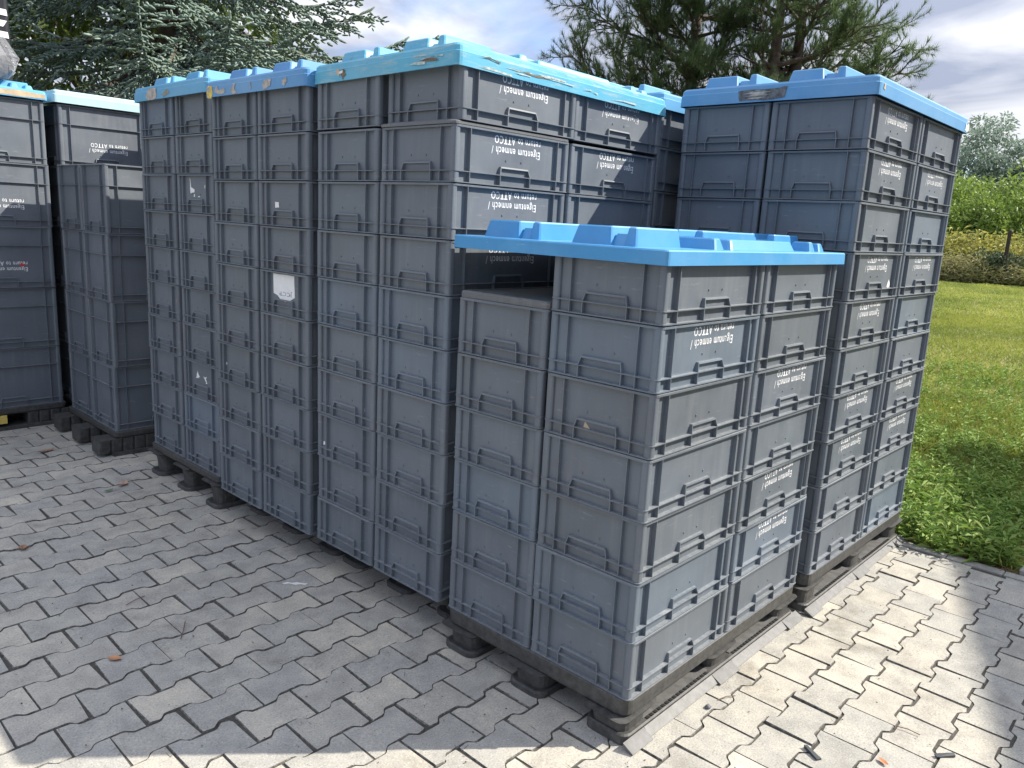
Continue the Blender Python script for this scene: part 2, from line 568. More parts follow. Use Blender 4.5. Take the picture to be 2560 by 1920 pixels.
# half blocks against the kerb
hb = MB()
for k in range(-38, 62):
    x0 = PX0 + PA * 7 + (PA / 2 if k % 2 else 0) + PA / 2
    y = PY0 + PB * k
    if PIT_X - x0 > 0.03 and PIT_X - x0 < PA:
        hb.box(x0 + 0.003, PIT_X - 0.004, y - 0.0705, y + 0.0705, -0.05, random.uniform(-0.002, 0.001))
o = link('cut_paver', hb.mesh('cut_paver', M_PAVER), pavement); o['kind'] = 'stuff'

# kerb edging stones along the lawn
kerb = link('kerb', None); kerb['kind'] = 'structure'
ke = MB(); ke.loft([rrect(0.031, 0.1235, 0.004, -0.15, 1), rrect(0.031, 0.1235, 0.004, 0.001, 1), rrect(0.027, 0.1195, 0.004, 0.005, 1)])
kme = ke.mesh('kerb_stone', M_EDGE)
for i in range(-8, 10):
    o = link('kerb_stone', kme, kerb, (2.4185, -0.145 + 0.25 * i, random.uniform(-.002, .002)), random.gauss(0, 0.006))

# a concrete slab lying in the lawn behind the kerb
sl = MB(); sl.loft([rrect(0.2, 0.25, 0.006, -0.04, 1), rrect(0.2, 0.25, 0.006, 0.018, 1), rrect(0.195, 0.245, 0.006, 0.023, 1)])
tag(link('paving_slab', sl.mesh('paving_slab', M_EDGE), None, (2.67, -0.82, 0)), 'grey concrete slab lying at the corner of the weeds and kerb', 'slab')

# ------------------------------------------------------------------ building behind the photographer that shades the right of the pavement
D = Vector((0.947, 0.321, 0))
Nn = Vector((0.321, -0.947, 0))
E0 = Vector((5.96, -5.36, 0))
m_wall = mat_simple('cream_render', (0.55, 0.52, 0.46), 0.9, 0.06, 3)
m_roof = mat_simple('grey_roof_sheet', (0.16, 0.16, 0.17), 0.6, 0.15, 4)
m_glass = mat_simple('window_glass', (0.05, 0.06, 0.07), 0.1)
m_frame = mat_simple('white_frame', (0.7, 0.7, 0.7), 0.5)
hall = thing('hall_building', 'long cream rendered hall with a grey flat roof beside the yard', 'building', E0, math.atan2(D.y, D.x))
w = MB(); w.box(-9.7, 3.6, -8.0, -0.3, -0.1, 5.75)
link('wall', w.mesh('wall', m_wall), hall)
w = MB(); w.box(-10, 3.9, -8.3, 0.0, 5.752, 6.0)
link('roof', w.mesh('roof', m_roof), hall)
for i in range(5):
    x = -8.5 + i * 2.8
    w = MB(); w.box(x - .75, x + .75, -0.298, -0.25, 1.2, 2.7)
    fr = link('window', w.mesh('window', m_frame), hall)
    w = MB(); w.box(x - .66, x + .66, -0.26, -0.245, 1.29, 2.61)
    link('pane', w.mesh('pane', m_glass), fr)

# ------------------------------------------------------------------ crates
P = 0.188


def crate_shell(h, mid=None):
    mb = MB()
    F = (0.2985, 0.1985); d = 0.0145
    W = (F[0] - d, F[1] - d)
    top = h - 0.0028
    lv = [(0.0, F, .015), (0.0032, F, .015), (0.0042, W, .008), (0.0355, W, .008), (0.0362, (F[0] - .0008, F[1] - .0008), .013),
          (0.0390, (F[0] - .0008, F[1] - .0008), .013), (0.0397, W, .008)]
    if mid:
        lv += [(mid - .0020, W, .008), (mid - .0014, (F[0] - .001, F[1] - .001), .013), (mid + .0014, (F[0] - .001, F[1] - .001), .013), (mid + .0020, W, .008)]
    lv += [(top - 0.0085, W, .008), (top - 0.0078, (F[0] - .0015, F[1] - .0015), .016), (top - 0.0015, (F[0] - .0015, F[1] - .0015), .016),
           (top, (F[0] - .0045, F[1] - .0045), .015)]
    mb.loft([rrect(hx, hy, r_, z) for z, (hx, hy), r_ in lv])
    # solid corner pads, nearly flush with the rim
    for qx in (-1, 1):
        for qy in (-1, 1):
            ex, ey, w_ = F[0] - .0036, F[1] - .0036, .019
            mb.loft([rrect(w_ / 2 + .004, w_ / 2 + .004, .009, z_, 3, qx * (ex - w_ / 2 - .004), qy * (ey - w_ / 2 - .004)) for z_ in (.002, h - .0108)])
    # fins on the four faces
    for hx, hy, sw in ((F[0], F[1], False), (F[1], F[0], True)):
        for sgn in (-1, 1):
            for u in (-1, 1):
                uc = u * (hx - 0.074)
                za, zb = 0.003, top - 0.008
                o0, o1 = sgn * (hy - d - 0.002), sgn * (hy - 0.0012)
                a, b_ = (uc - .0014, uc + .0014), (min(o0, o1), max(o0, o1))
                if sw:
                    mb.box(b_[0], b_[1], a[0], a[1], za, zb)
                else:
                    mb.box(a[0], a[1], b_[0], b_[1], za, zb)
            for u in (-0.04, 0.04):   # two small pins above the handle
                o0, o1 = sgn * (hy - d - 0.001), sgn * (hy - d + 0.0022)
                a, b_ = (u - .0026, u + .0026), (min(o0, o1), max(o0, o1))
                if sw:
                    mb.box(b_[0], b_[1], a[0], a[1], 0.0865, 0.0915)
                else:
                    mb.box(a[0], a[1], b_[0], b_[1], 0.0865, 0.0915)
    return mb.mesh('shell', M_CRATE)


def handle_mesh():
    mb = MB()
    d = 0.0138
    # x along the face, -y outwards (y = 0 on the wall), z up
    for s in (-1, 1):
        xo, xi = s * 0.079, s * 0.0755
        mb.box(min(xo, xi), max(xo, xi), -d + .0003, 0.001, 0.0031, 0.0358)
        to, ti = s * 0.0715, s * 0.0680
        lo = [(xi, 0.001), (xo, 0.001), (xo, -d), (xi, -d)]
        hi = [(ti, 0.001), (to, 0.001), (to, -0.0085), (ti, -0.0085)]
        if s < 0:
            lo = [lo[1], lo[0], lo[3], lo[2]]; hi = [hi[1], hi[0], hi[3], hi[2]]
        mb.hexa([(x, y, 0.0393) for x, y in lo][::-1] + [(x, y, 0.0668) for x, y in hi][::-1])
    mb.hexa([(-.0675, -.0098, .0615), (.0675, -.0098, .0615), (.0675, .001, .0615), (-.0675, .001, .0615),
             (-.0712, -.0082, .0668), (.0712, -.0082, .0668), (.0712, .001, .0668), (-.0712, .001, .0668)])
    return mb.mesh('handle', M_CRATE)


def text_mesh(body, width, height, mat, name, flip=True, thick=0.0003):
    cu_ = bpy.data.curves.new(name, 'FONT')
    cu_.body = body; cu_.size = 1.0; cu_.offset = 0.010; cu_.space_character = 1.14; cu_.space_line = 0.98; cu_.resolution_u = 2
    ob = bpy.data.objects.new(name, cu_); COL.objects.link(ob)
    dg = bpy.context.evaluated_depsgraph_get()
    me = bpy.data.meshes.new_from_object(ob.evaluated_get(dg))
    bpy.data.objects.remove(ob); bpy.data.curves.remove(cu_)
    n = len(me.vertices); co = np.empty(n * 3, dtype=np.float32); me.vertices.foreach_get('co', co); co = co.reshape(-1, 3)
    lo, hi = co.min(0), co.max(0)
    u = (co[:, 0] - (lo[0] + hi[0]) / 2) / (hi[0] - lo[0]) * width
    v = (co[:, 1] - (lo[1] + hi[1]) / 2) / (hi[1] - lo[1]) * height
    if flip:
        u, v = -u, -v
    # stands upright on a wall facing -y
    co = np.stack([u, np.full(n, 0.0), v], 1)
    me.vertices.foreach_set('co', co.astype(np.float32).ravel())
    me.materials.clear(); me.materials.append(mat); me.update(); me.name = name
    return me


SH = crate_shell(P)
PT = 0.397
SHT = crate_shell(PT, 0.272)
HM = handle_mesh()
TX = text_mesh('Eigentum enmech /\nreturn to ATTCO', 0.252, 0.064, M_PRINT, 'lettering')
WALL_Y = 0.1985 - 0.0145
WALL_X = 0.2985 - 0.0145
GREY = (0.112, 0.133, 0.158, 1)
BLUE = (0.112, 0.143, 0.180, 1)


def ordn(n):
    return ['', 'top', 'second', 'third', 'fourth', 'fifth', 'sixth', 'seventh', 'eighth', 'ninth', 'tenth'][n]


def crate(x, y, z, label, tall=False, text=False, col=GREY, group='grey stacking crates', rz=0.0):
    t_ = thing('plastic_crate', label, 'crate', (x, y, z), rz, group)
    f = random.uniform(0.93, 1.07)
    c = (col[0] * f * random.uniform(.985, 1.015), col[1] * f, col[2] * f * random.uniform(.985, 1.015), 1)
    link('shell', SHT if tall else SH, t_, color=c)
    for ly, rz2 in ((-WALL_Y, 0), (WALL_Y, math.pi)):
        link('handle', HM, t_, (0, ly, 0), rz2, c)
    for lx, rz2 in ((-WALL_X, -math.pi / 2), (WALL_X, math.pi / 2)):
        link('handle', HM, t_, (lx, 0, 0), rz2, c)
    if text:
        o = link('lettering', TX, t_, (0.012, -WALL_Y - 0.0006, 0.139 if not tall else 0.137))
    return t_


def column(x, y, z0, n, stack, colname, texts=(), blues=(), tall=False, shift=None, group=None):
    """n crates stacked from z0 up; texts / blues count from the bottom"""
    out_ = {}
    pitch = PT if tall else P
    for k in range(1, n + 1):
        jx, jy = random.gauss(0, 0.0022), random.gauss(0, 0.0014)
        dz = 0
        if shift and k in shift:
            jx += shift[k][0]; jy += shift[k][1]; dz = shift[k][2]
        j = n - k + 1
        place = 'topmost' if k == n else ('bottom' if k == 1 else ordn(j) + ' from top')
        look = ('blue-grey ' if k in blues else 'grey ') + ('deep crate' if tall else 'crate')
        if k in texts:
            look = 'lettered ' + look
        lab = '%s, %s, %s of %s' % (look, place, colname, stack)
        out_[k] = crate(x + jx, y + jy, z0 + pitch * (k - 1) + dz, lab, tall, k in texts, BLUE if k in blues else GREY,
                        group or 'grey stacking crates', random.gauss(0, 0.0042))
    return out_


ZB = 0.15
S1 = 'low front stack'
c1a = column(0.3, 0.2, ZB, 7, S1, 'corner column', texts=(6,), blues=(2, 6))
c1b = column(0.3, 0.601, ZB, 6, S1, 'short shaded column', blues=(3,))
c1c = column(0.905, 0.2, ZB, 7, S1, 'sunlit inner column', texts=(2, 3, 5), blues=(2,))
Y2 = 0.838
S2 = 'tall stack under scuffed taped lid'
sh2 = {10: (0.022, -0.006, 0.012)}
c2a = column(0.295, Y2 + 0.2, ZB - 0.005, 10, S2, 'corner column', texts=(7, 8, 9, 10), blues=(5, 6), shift=sh2)
c2b = column(0.295, Y2 + 0.603, ZB - 0.005, 10, S2, 'shaded inner column', blues=(6,), shift={10: (0, .002, .004)})
c2c = column(0.905, Y2 + 0.2, ZB - 0.005, 10, S2, 'sunlit inner column', texts=(9, 10), shift={10: (0.01, 0, .01), 9: (0, .004, 0), 8: (0, .004, 0), 7: (0, .004, 0)})
Y3 = 1.663
S3 = 'stack under peeled-label blue lid'
c3a = column(0.275, Y3 + 0.2, ZB - 0.005, 10, S3, 'column nearer taped stack')
c3b = column(0.272, Y3 + 0.605, ZB - 0.005, 10, S3, 'column farther from taped stack')
Y4 = 2.525
S4 = 'stack under brown-stained lid'
c4a = column(0.305, Y4 + 0.2, ZB + 0.025, 10, S4, 'column nearer camera', blues=(2,))
c4b = column(0.300, Y4 + 0.607, ZB + 0.025, 10, S4, 'column farther from camera', blues=(10,))
c4d = column(0.905, Y4 + 0.607, ZB + 0.025, 10, S4, 'hidden rear column')
S7 = 'tall stack beside lawn'
X7, Y7 = 1.262, -0.022
c7a = column(X7 + 0.3, Y7 + 0.2, ZB + 0.02, 10, S7, 'corner column', texts=(10, 9, 7, 6, 4, 3))
c7b = column(X7 + 0.905, Y7 + 0.2, ZB + 0.02, 10, S7, 'column nearest weeds', texts=(9, 7, 4, 3), blues=(1, 6, 8))
c7c = column(X7 + 0.3, Y7 + 0.602, ZB + 0.02, 10, S7, 'shaded rear column')
X8 = 1.232
c8a = column(X8 + 0.3, 0.862 + 0.2, ZB + 0.045, 10, 'rear stack glimpsed between tall stacks', 'front column')
S5 = 'open-topped deep stack'
c5a = column(0.258, 3.745 + 0.2, ZB - 0.002, 4, S5, 'corner column', tall=True, group='deep grey crates')
c5b = column(0.262, 3.745 + 0.603, ZB - 0.002, 4, S5, 'column nearer rear row', tall=True, group='deep grey crates')
c5c = column(0.87, 3.745 + 0.2, ZB - 0.002, 5, S5, 'hidden front column', tall=True, group='deep grey crates')
c5d = column(0.87, 3.745 + 0.603, ZB - 0.002, 5, S5, 'hidden rear column', tall=True, group='deep grey crates')
Y6 = 4.72
c6a = column(-0.322, Y6 + 0.2, ZB - 0.005, 5, 'deep stack beneath wrapped bale', 'end column', texts=(3, 4), tall=True, group='deep grey crates')
c6b = column(-0.925, Y6 + 0.2, ZB - 0.005, 5, 'deep stack beneath wrapped bale', 'far column', tall=True, group='deep grey crates')
c5e = column(0.342, Y6 + 0.2, ZB - 0.005, 5, 'deep stack under faded pale lid', 'corner column', texts=(5,), tall=True, group='deep grey crates')

# flat grey crate covers
cm = MB(); cm.loft([rrect(.2965, .1965, .018, 0), rrect(.2965, .1965, .018, .017), rrect(.291, .191, .016, .022), rrect(.277, .177, .012, .022), rrect(.274, .174, .012, .019)])
cov = cm.mesh('crate_cover', M_CRATE)
o = link('crate_cover', cov, None, (0.303, 0.602, ZB + 6 * P - .0015), 0.004, (.10, .105, .11, 1))
tag(o, 'flat dark grey cover on the short column of low front stack', 'crate lid', 'flat crate covers')
cm = MB(); cm.loft([rrect(.2975, .1985, .018, 0), rrect(.2975, .1985, .018, .008), rrect(.292, .193, .016, .0115)])
o = link('crate_cover', cm.mesh('crate_cover', M_CRATE), None, (0.293, Y2 + 0.2, ZB - .005 + 9 * P - .0022), 0.0, (.11, .115, .12, 1))
tag(o, 'thin grey cover under the topmost crate of tall taped stack', 'crate lid', 'flat crate covers')

# ------------------------------------------------------------------ blue pallet lids
BOSS = [(.055, .30, .14, .375, .055), (.055, .30, .50, .745, .055), (.43, .80, .145, .375, .055), (.43, .80, .50, .745, .055), (.94, 1.165, .145, .375, .055), (.94, 1.165, .50, .745, .055)]
LOWB = [(.33, .395, .045, .34, .034), (.43, .90, .045, .13, .032), (.335, .40, .52, .73, .034), (1.02, 1.075, .045, .132, .034), (1.10, 1.16, .045, .132, .03), (.84, .90, .45, .74, .034)]


def boss_mesh(x0, x1, y0, y1, h, notch=False):
    mb = MB()
    cx, cy, hx, hy = (x0 + x1) / 2, (y0 + y1) / 2, (x1 - x0) / 2, (y1 - y0) / 2
    tp = min(0.016, hx * .4)
    if not notch:
        mb.loft([rrect(hx, hy, .012, -.003, 2, cx, cy), rrect(hx - tp * .9, hy - tp * .9, .010, h - .004, 2, cx, cy), rrect(hx - tp - .003, hy - tp - .003, .008, h, 2, cx, cy)])
    else:   # foot boss with a slot near its near end, as moulded on these lids
        ya, yb = y0 + 0.045, y0 + 0.085
        for q0, q1, hh in ((y0, ya, h - .001), (yb, y1, h)):
            c2, h2 = (q0 + q1) / 2, (q1 - q0) / 2
            t2 = min(tp, h2 * .45)
            mb.loft([rrect(hx, h2, .010, -.003, 2, cx, c2), rrect(hx - t2 * .9, h2 - t2 * .8, .008, hh - .004, 2, cx, c2), rrect(hx - t2 - .003, h2 - t2 * .8 - .003, .006, hh, 2, cx, c2)])
        mb.loft([rrect(hx - .012, (yb - ya) / 2 + .012, .004, -.004, 1, cx, (ya + yb) / 2), rrect(hx - .03, (yb - ya) / 2 + .004, .004, h * .62, 1, cx, (ya + yb) / 2)])
    return mb.mesh('boss', M_LID)


BM = [boss_mesh(*b_, notch=True) for b_ in BOSS] + [boss_mesh(*b_) for b_ in LOWB]


def lid(x, y, z, label, col, skirt=.070, lx=1.235, ly=.825, rz=0.0, bosses=True, chamf=.012, tilt=(0, 0), bscale=1.0):
    """x, y is the near left corner of the load; lid overhangs it a little"""
    t_ = thing('pallet_lid', label, 'lid', (x, y, z), rz, 'blue plastic pallet lids')
    t_.rotation_euler = (tilt[0], tilt[1], rz)
    hx, hy, cx, cy = lx / 2, ly / 2, 0.6, 0.4
    mb = MB()
    sk = skirt
    if sk > .05:
        lv = [(0, 0, .02), (sk * .62, .001, .02), (sk * .66, .004, .02), (sk - .008, .006, .018), (sk, .013, .016)]
    else:
        lv = [(0, 0, .012), (sk - .004, .001, .012), (sk, .005, .010)]
    loops = [rrect(hx - .006, hy - .006, .012, .012, 3, cx, cy), rrect(hx - .006, hy - .006, .012, 0.0, 3, cx, cy)]
    loops += [rrect(hx - i_, hy - i_, r_, z_, 3, cx, cy) for z_, i_, r_ in lv]
    mb.loft(loops)
    link('cover', mb.mesh('cover', M_LID), t_, color=col)
    if bosses:
        for i, bme in enumerate(BM):
            o = link('boss', bme, t_, (0, 0, sk - .0005), color=col)
            o.scale = (1, 1, bscale)
    return t_


L1 = lid(-.002, 0.0, ZB + 1.289, 'clean bright blue lid overhanging the low front stack', (.05, .255, .56, .0), .041)
L2 = lid(.008, Y2 + .004, ZB + 1.862, 'scuffed blue lid with peeling tape on the tall corner stack', (.09, .36, .56, .2), tilt=(-.004, .004))
L3 = lid(-.028, Y3 - .002, ZB + 1.852, 'blue lid with torn white and yellow label scraps on its edge', (.09, .26, .54, .05), tilt=(.006, 0))
L4 = lid(.0, Y4 + .005, ZB + 1.892, 'light blue lid with one large torn grey label on its edge', (.09, .32, .57, .09))
L7 = lid(X7 + .0, Y7 - .002, ZB + 1.898, 'mid blue lid with smeared black tape beside the lawn', (.09, .26, .53, .05), tilt=(0, 0))
L8 = lid(X8 + .002, .864, ZB + 1.893, 'blue lid on the rear stack glimpsed between two tall stacks', (.11, .31, .58, .03))
L6 = lid(-1.225, Y6 - .002, ZB + 1.985, 'blue lid with brown taped edge under the wrapped bale', (.10, .36, .68, .02), .055)
L5 = lid(.04, Y6 - .004, ZB + 1.985, 'faded pale blue lid on the deep rear stack', (.42, .58, .70, .10), .078, bosses=False)


# ------------------------------------------------------------------ pallets
def post(cx, cy, hx, hy, z0, z1, tp=.82, r_=.03):
    mb = MB()
    mb.loft([rrect(hx * tp, hy * tp, r_, z0, 3, cx, cy), rrect(hx * (tp + .04), hy * (tp + .04), r_, z0 + .05, 3, cx, cy), rrect(hx, hy, r_, z1, 3, cx, cy)])
    return mb


def pallet(x, y, label, flap=False, inset=0.0, plates='runner', zt=.15, lx=1.2, ly=.8, fluted=False, yellow=False):
    t_ = thing('plastic_pallet', label, 'pallet', (x, y, 0), 0, 'black plastic pallets')
    mb = MB()
    zd = zt - (.064 if flap else .045)
    cx, cy = lx / 2, ly / 2
    mb.loft([rrect(lx / 2 - .012, ly / 2 - .012, .03, zd, 3, cx, cy), rrect(lx / 2 - .002, ly / 2 - .002, .035, zd + .012, 3, cx, cy),
             rrect(lx / 2, ly / 2, .035, zt - .004, 3, cx, cy), rrect(lx / 2 - .004, ly / 2 - .004, .033, zt - .0012, 3, cx, cy)])
    link('deck', mb.mesh('deck', M_PALLET), t_)
    ys = (.075, ly / 2, ly - .075)
    xs = (.075 + inset, lx / 2, lx - .075)
    for j, yy in enumerate(ys):
        for i, xx in enumerate(xs):
            if fluted:
                mb = MB()
                for q in range(5):
                    mb.loft([rrect(.034, .066, .012, .02, 2, xx - .136 + .068 * q, yy), rrect(.0335, .074, .012, zd + .002, 2, xx - .136 + .068 * q, yy)])
                mb.box(xx - .155, xx + .155, yy - .052, yy + .052, .018, zd)
            else:
                mb = post(xx, yy, .066, .066, .016, zd + .004, .95 if flap else .82)
                mb.loft([rrect(.072, .072, .03, zd - .018, 3, xx, yy), rrect(.10, .085, .03, zd + .003, 3, xx, yy)])
            link('foot', mb.mesh('foot', M_PALLET), t_)
        mb = MB()
        if plates == 'runner' and flap and j == 0:
            mb.loft([rrect(lx / 2 - .001, .079, .03, 0.0, 4, cx, yy), rrect(lx / 2 - .001, .079, .03, .03, 4, cx, yy), rrect(lx / 2 - .006, .074, .03, .034, 4, cx, yy)])
            link('runner', mb.mesh('runner', M_PALLET), t_)
        elif plates == 'runner':
            mb.loft([rrect(lx / 2 + .012 - inset / 2, .078, .04, 0.0, 4, cx + inset / 2, yy), rrect(lx / 2 + .012 - inset / 2, .078, .04, .016, 4, cx + inset / 2, yy), rrect(lx / 2 + .005 - inset / 2, .071, .036, .021, 4, cx + inset / 2, yy)])
            link('runner', mb.mesh('runner', M_PALLET), t_)
        elif plates == 'strip':
            mb.box(-.02, lx + .02, yy - .085, yy + .085, 0, .022)
            link('runner', mb.mesh('runner', M_PALLET), t_)
    if flap:
        fb = MB()
        for xa, xb, yo in ((-.012, .10, 0), (.10, .52, .012), (.52, .66, 0), (.66, 1.08, .012), (1.08, 1.212, 0)):
            fb.hexa([(xa, -.042 + yo, .002), (xb - .002, -.042 + yo, .002), (xb - .002, -.006, .014), (xa, -.006, .014),
                     (xa, -.044 + yo, .006), (xb - .002, -.044 + yo, .006), (xb - .002, -.006, .026), (xa, -.006, .026)])
        link('edge_flap', fb.mesh('edge_flap', M_FLAP), t_)
        gb = MB()
        gb.box(.12, .52, .013, .06, .030, .0375); gb.box(.68, 1.08, .013, .06, .030, .0375)
        link('dusty_ledge', gb.mesh('dusty_ledge', M_FLAP), t_)
        m_slot = mat_simple('slot_black', (.006, .006, .006), .9)
        for xs0 in (.13, .69):
            hb_ = MB()
            for q in range(17):
                xq = xs0 + q * .0225
                hb_.box(xq, xq + .014, .001, .0128, .028, .0362)
            o = link('drain_slots', hb_.mesh('drain_slots', m_slot), t_)
            o['kind'] = 'stuff'
    if yellow:
        yb = MB(); yb.box(.18, .86, -.006, .012, .045, .098)
        link('yellow_board', yb.mesh('yellow_board', M_YELLOW), t_)
    return t_


pallet(0, 0, 'black plastic pallet with grey edge flap under low front stack', flap=True)
pallet(.04, Y2 + .01, 'black pallet set back under the tall taped stack', inset=.09, zt=.145, lx=1.12, ly=.79)
pallet(.035, Y3 + .01, 'black pallet set back under the stack with peeled labels', inset=.09, zt=.145, lx=1.12, ly=.78)
pallet(-.005, Y4 + .0, 'black pallet on rounded base plates under the brown-stained lid stack', zt=.175, lx=1.2, ly=.82)
pallet(X7, Y7, 'dusty black pallet with grey flap under the stack beside lawn', flap=True, zt=.17)
pallet(X8, .862, 'black pallet under the rear glimpsed stack', zt=.195)
pallet(-.055, 3.73, 'black pallet with fluted block feet under open-topped deep stack', plates='strip', zt=.148, fluted=True, lx=1.25, ly=.84)
pallet(-1.24, Y6 - .01, 'black fluted pallet with a yellow board under the bale stack', plates='strip', zt=.145, fluted=True, yellow=True, lx=1.23)
pallet(.035, Y6 - .0, 'black fluted pallet under the pale-lidded deep stack', plates='strip', zt=.145, fluted=True)


# ------------------------------------------------------------------ label scraps, marks and tape (thin sheets on the surfaces they stick to)
def scrap(pts, mat, parent, face, loc, name='label_scrap', lift=.0007, jag=0.0):
    """polygon given as (u, v) in metres on a face: 'x' = facing -x (u to the right seen from outside), 'y' = facing -y"""
    ps = []
    n = len(pts)
    for i in range(n):
        a, b_ = pts[i], pts[(i + 1) % n]
        ps.append(a)
        if jag:
            for q in (.3, .65):
                ps.append((a[0] + (b_[0] - a[0]) * q + random.uniform(-jag, jag), a[1] + (b_[1] - a[1]) * q + random.uniform(-jag, jag)))
    if face == 'y':
        vs_ = [(loc[0] + u, loc[1] - lift, loc[2] + v) for u, v in ps]
    else:
        vs_ = [(loc[0] - lift, loc[1] - u, loc[2] + v) for u, v in ps]
    mb = MB(); mb.add(vs_, [tuple(range(len(vs_)))])
    return link(name, mb.mesh(name, mat), parent)


XF = (-WALL_X, 0, 0)     # main panel of the short shaded face
YF = (0, -WALL_Y, 0)
# large torn white sheet on the sixth crate (from the bottom) of the peeled-label stack
c = c3a[6]
c['label'] = 'grey crate bearing the large torn white paper sheet with faint blue writing'
scrap([(-.095, .173), (.075, .173), (.078, .082), (.045, .068), (.0, .058), (-.03, .063), (-.06, .080), (-.093, .088)], M_PAPER, c, 'x', XF, 'paper_sheet', .0008, .002)
ink = text_mesh('JCCT', .10, .024, M_INK, 'faded_writing', flip=True)
o = link('faded_writing', ink, c, (-WALL_X - .0014, -.008, .094), -math.pi / 2)
c = c4a[8]
scrap([(-.07, .172), (-.062, .150), (-.055, .122), (-.020, .112), (-.022, .100), (-.058, .094), (-.066, .092)], M_PAPER, c, 'x', XF, jag=.002)
scrap([(-.03, .088), (-.018, .092), (-.02, .076), (-.032, .079)], M_PAPER, c, 'x', XF)
scrap([(.086, .135), (.092, .135), (.091, .118), (.086, .121)], M_PAPER, c, 'x', XF)
scrap([(.015, .080), (.035, .082), (.034, .077), (.016, .076)], M_PAPER, c, 'x', XF)
c['label'] = 'grey crate with white torn corner sticker under the brown-stained lid'
c = c4a[3]
scrap([(-.05, .135), (-.035, .112), (-.025, .108), (-.04, .096), (-.072, .094), (-.06, .105)], M_PAPER, c, 'x', XF, jag=.002)
scrap([(.01, .118), (.03, .112), (.05, .118), (.04, .105), (.055, .085), (.04, .08), (.03, .10)], M_PAPER, c, 'x', XF, jag=.002)
c['label'] = 'grey crate low in the brown-stained lid stack with white torn flecks'
c = c3a[8]
scrap([(-.075, .075), (-.045, .076), (-.045, .098), (-.075, .100)], M_PAPER, c, 'x', XF, jag=.001)
c['label'] = 'grey crate with a tiny white sticker high in the peeled-label stack'
c = c4a[7]
scrap([(.155, .052), (.178, .052), (.178, .072), (.155, .072)], M_ORANGE, c, 'x', (-WALL_X, 0, 0), 'orange_sticker')
c['label'] = 'grey crate with an orange sticker at its corner, right half of brown-stained stack'
c = c4b[5]
scrap([(.15, .09), (.172, .09), (.172, .11), (.15, .11)], M_ORANGE, c, 'x', (-WALL_X, 0, 0), 'orange_sticker')
c['label'] = 'grey crate with an orange sticker, left half of brown-stained stack'
c = c6a[3]
scrap([(.10, .135), (.118, .140), (.13, .158), (.112, .15), (.102, .165), (.095, .15)], M_RED, c, 'y', YF, 'red_smear', .0012)
c = c7a[7]
scrap([(.175, .042), (.21, .040), (.205, .062), (.19, .075), (.178, .06)], M_PAPER, c, 'y', YF, jag=.002)
for c, pts in ((c2b[4], [(.12, .06), (.128, .062), (.127, .075), (.121, .07)]), (c2b[3], [(-.165, .045), (-.15, .05), (-.152, .065), (-.163, .06)]),
               (c3b[4], [(-.125, .075), (-.113, .078), (-.115, .09), (-.124, .086)]), (c1a[5], [(-.05, .04), (-.025, .04), (-.045, .06)])):
    scrap(pts, M_TAN if c is c1a[5] else M_PAPER, c, 'x', XF, 'label_scrap')


def lid_scrap(l, pts, mat, face, z=.0, lift=.0012, name='label_scrap', jag=.004):
    if face == 'x':
        return scrap(pts, mat, l, 'x', (-.0175, .4, z), name, lift, jag)
    return scrap(pts, mat, l, 'y', (.6, -.0125, z), name, lift, jag)


# peeled-label lid: row of torn pieces along its short edge
lid_scrap(L3, [(-.385, .045), (-.345, .048), (-.335, .02), (-.35, -.008), (-.378, -.006), (-.392, .015)], M_YELLOW, 'x')
lid_scrap(L3, [(-.39, .040), (-.365, .046), (-.36, .03), (-.372, .018)], M_TORN, 'x', lift=.002)
lid_scrap(L3, [(-.325, .02), (-.30, .043), (-.28, .022), (-.235, .03), (-.22, .012), (-.27, .005)], M_TORN, 'x', .002)
lid_scrap(L3, [(-.175, .012), (-.15, .040), (-.13, .045), (-.14, .022), (-.115, .004), (-.155, .003)], M_TORN, 'x')
lid_scrap(L3, [(-.01, .012), (.0, .012), (.0, .042), (-.01, .044)], M_TORN, 'x')
lid_scrap(L3, [(.09, .025), (.11, .042), (.15, .040), (.16, .044), (.155, .015), (.13, .008), (.10, .006)], M_TORN, 'x')
lid_scrap(L3, [(.245, .03), (.275, .042), (.285, .025), (.262, .008), (.25, .012)], M_TORN, 'x')
# torn grey label on the next lid
lid_scrap(L4, [(-.25, .01), (-.22, .052), (-.13, .055), (-.115, .02), (-.13, .004), (-.20, .0)], M_TORN, 'x', jag=.007)
lid_scrap(L4, [(-.07, .016), (.0, .040), (.03, .022), (-.02, .008)], mat_simple('brown_stain', (.26, .25, .20), .8, .3, 40), 'x', lift=.0009, jag=.007)
# taped corner lid: two brown tape tabs, crumpled clear tape, rust marks
m_tape = mat_simple('crumpled_tape', (.42, .50, .48), .35, .45, 55)
m_brown = mat_simple('brown_adhesive', (.16, .11, .06), .7, .5, 60)
lid_scrap(L2, [(-.255, .035), (-.245, .02), (-.235, .012), (-.232, .04), (-.245, .046)], M_TAN, 'x')
lid_scrap(L2, [(-.225, .036), (-.205, .04), (-.19, .02), (-.21, .004), (-.222, .015)], m_brown, 'x')
lid_scrap(L2, [(-.235, .032), (-.21, .036), (-.212, .026), (-.234, .024)], M_PAPER, 'x', lift=.002, jag=0)
for q in range(6):
    u0 = .175 + random.uniform(0, .06); v0 = .012 + random.uniform(0, .03); w_ = random.uniform(.06, .16)
    u1 = min(.405, u0 + w_)
    lid_scrap(L2, [(u0, v0), ((u0 + u1) / 2, v0 + random.uniform(-.006, .01)), (u1, v0 + random.uniform(-.01, .01)), (u1, v0 + .0015), ((u0 + u1) / 2, v0 + .005)], m_brown if q % 5 == 0 else m_tape, 'x', lift=.001 + .0004 * q, name='tape_strip', jag=.0015)
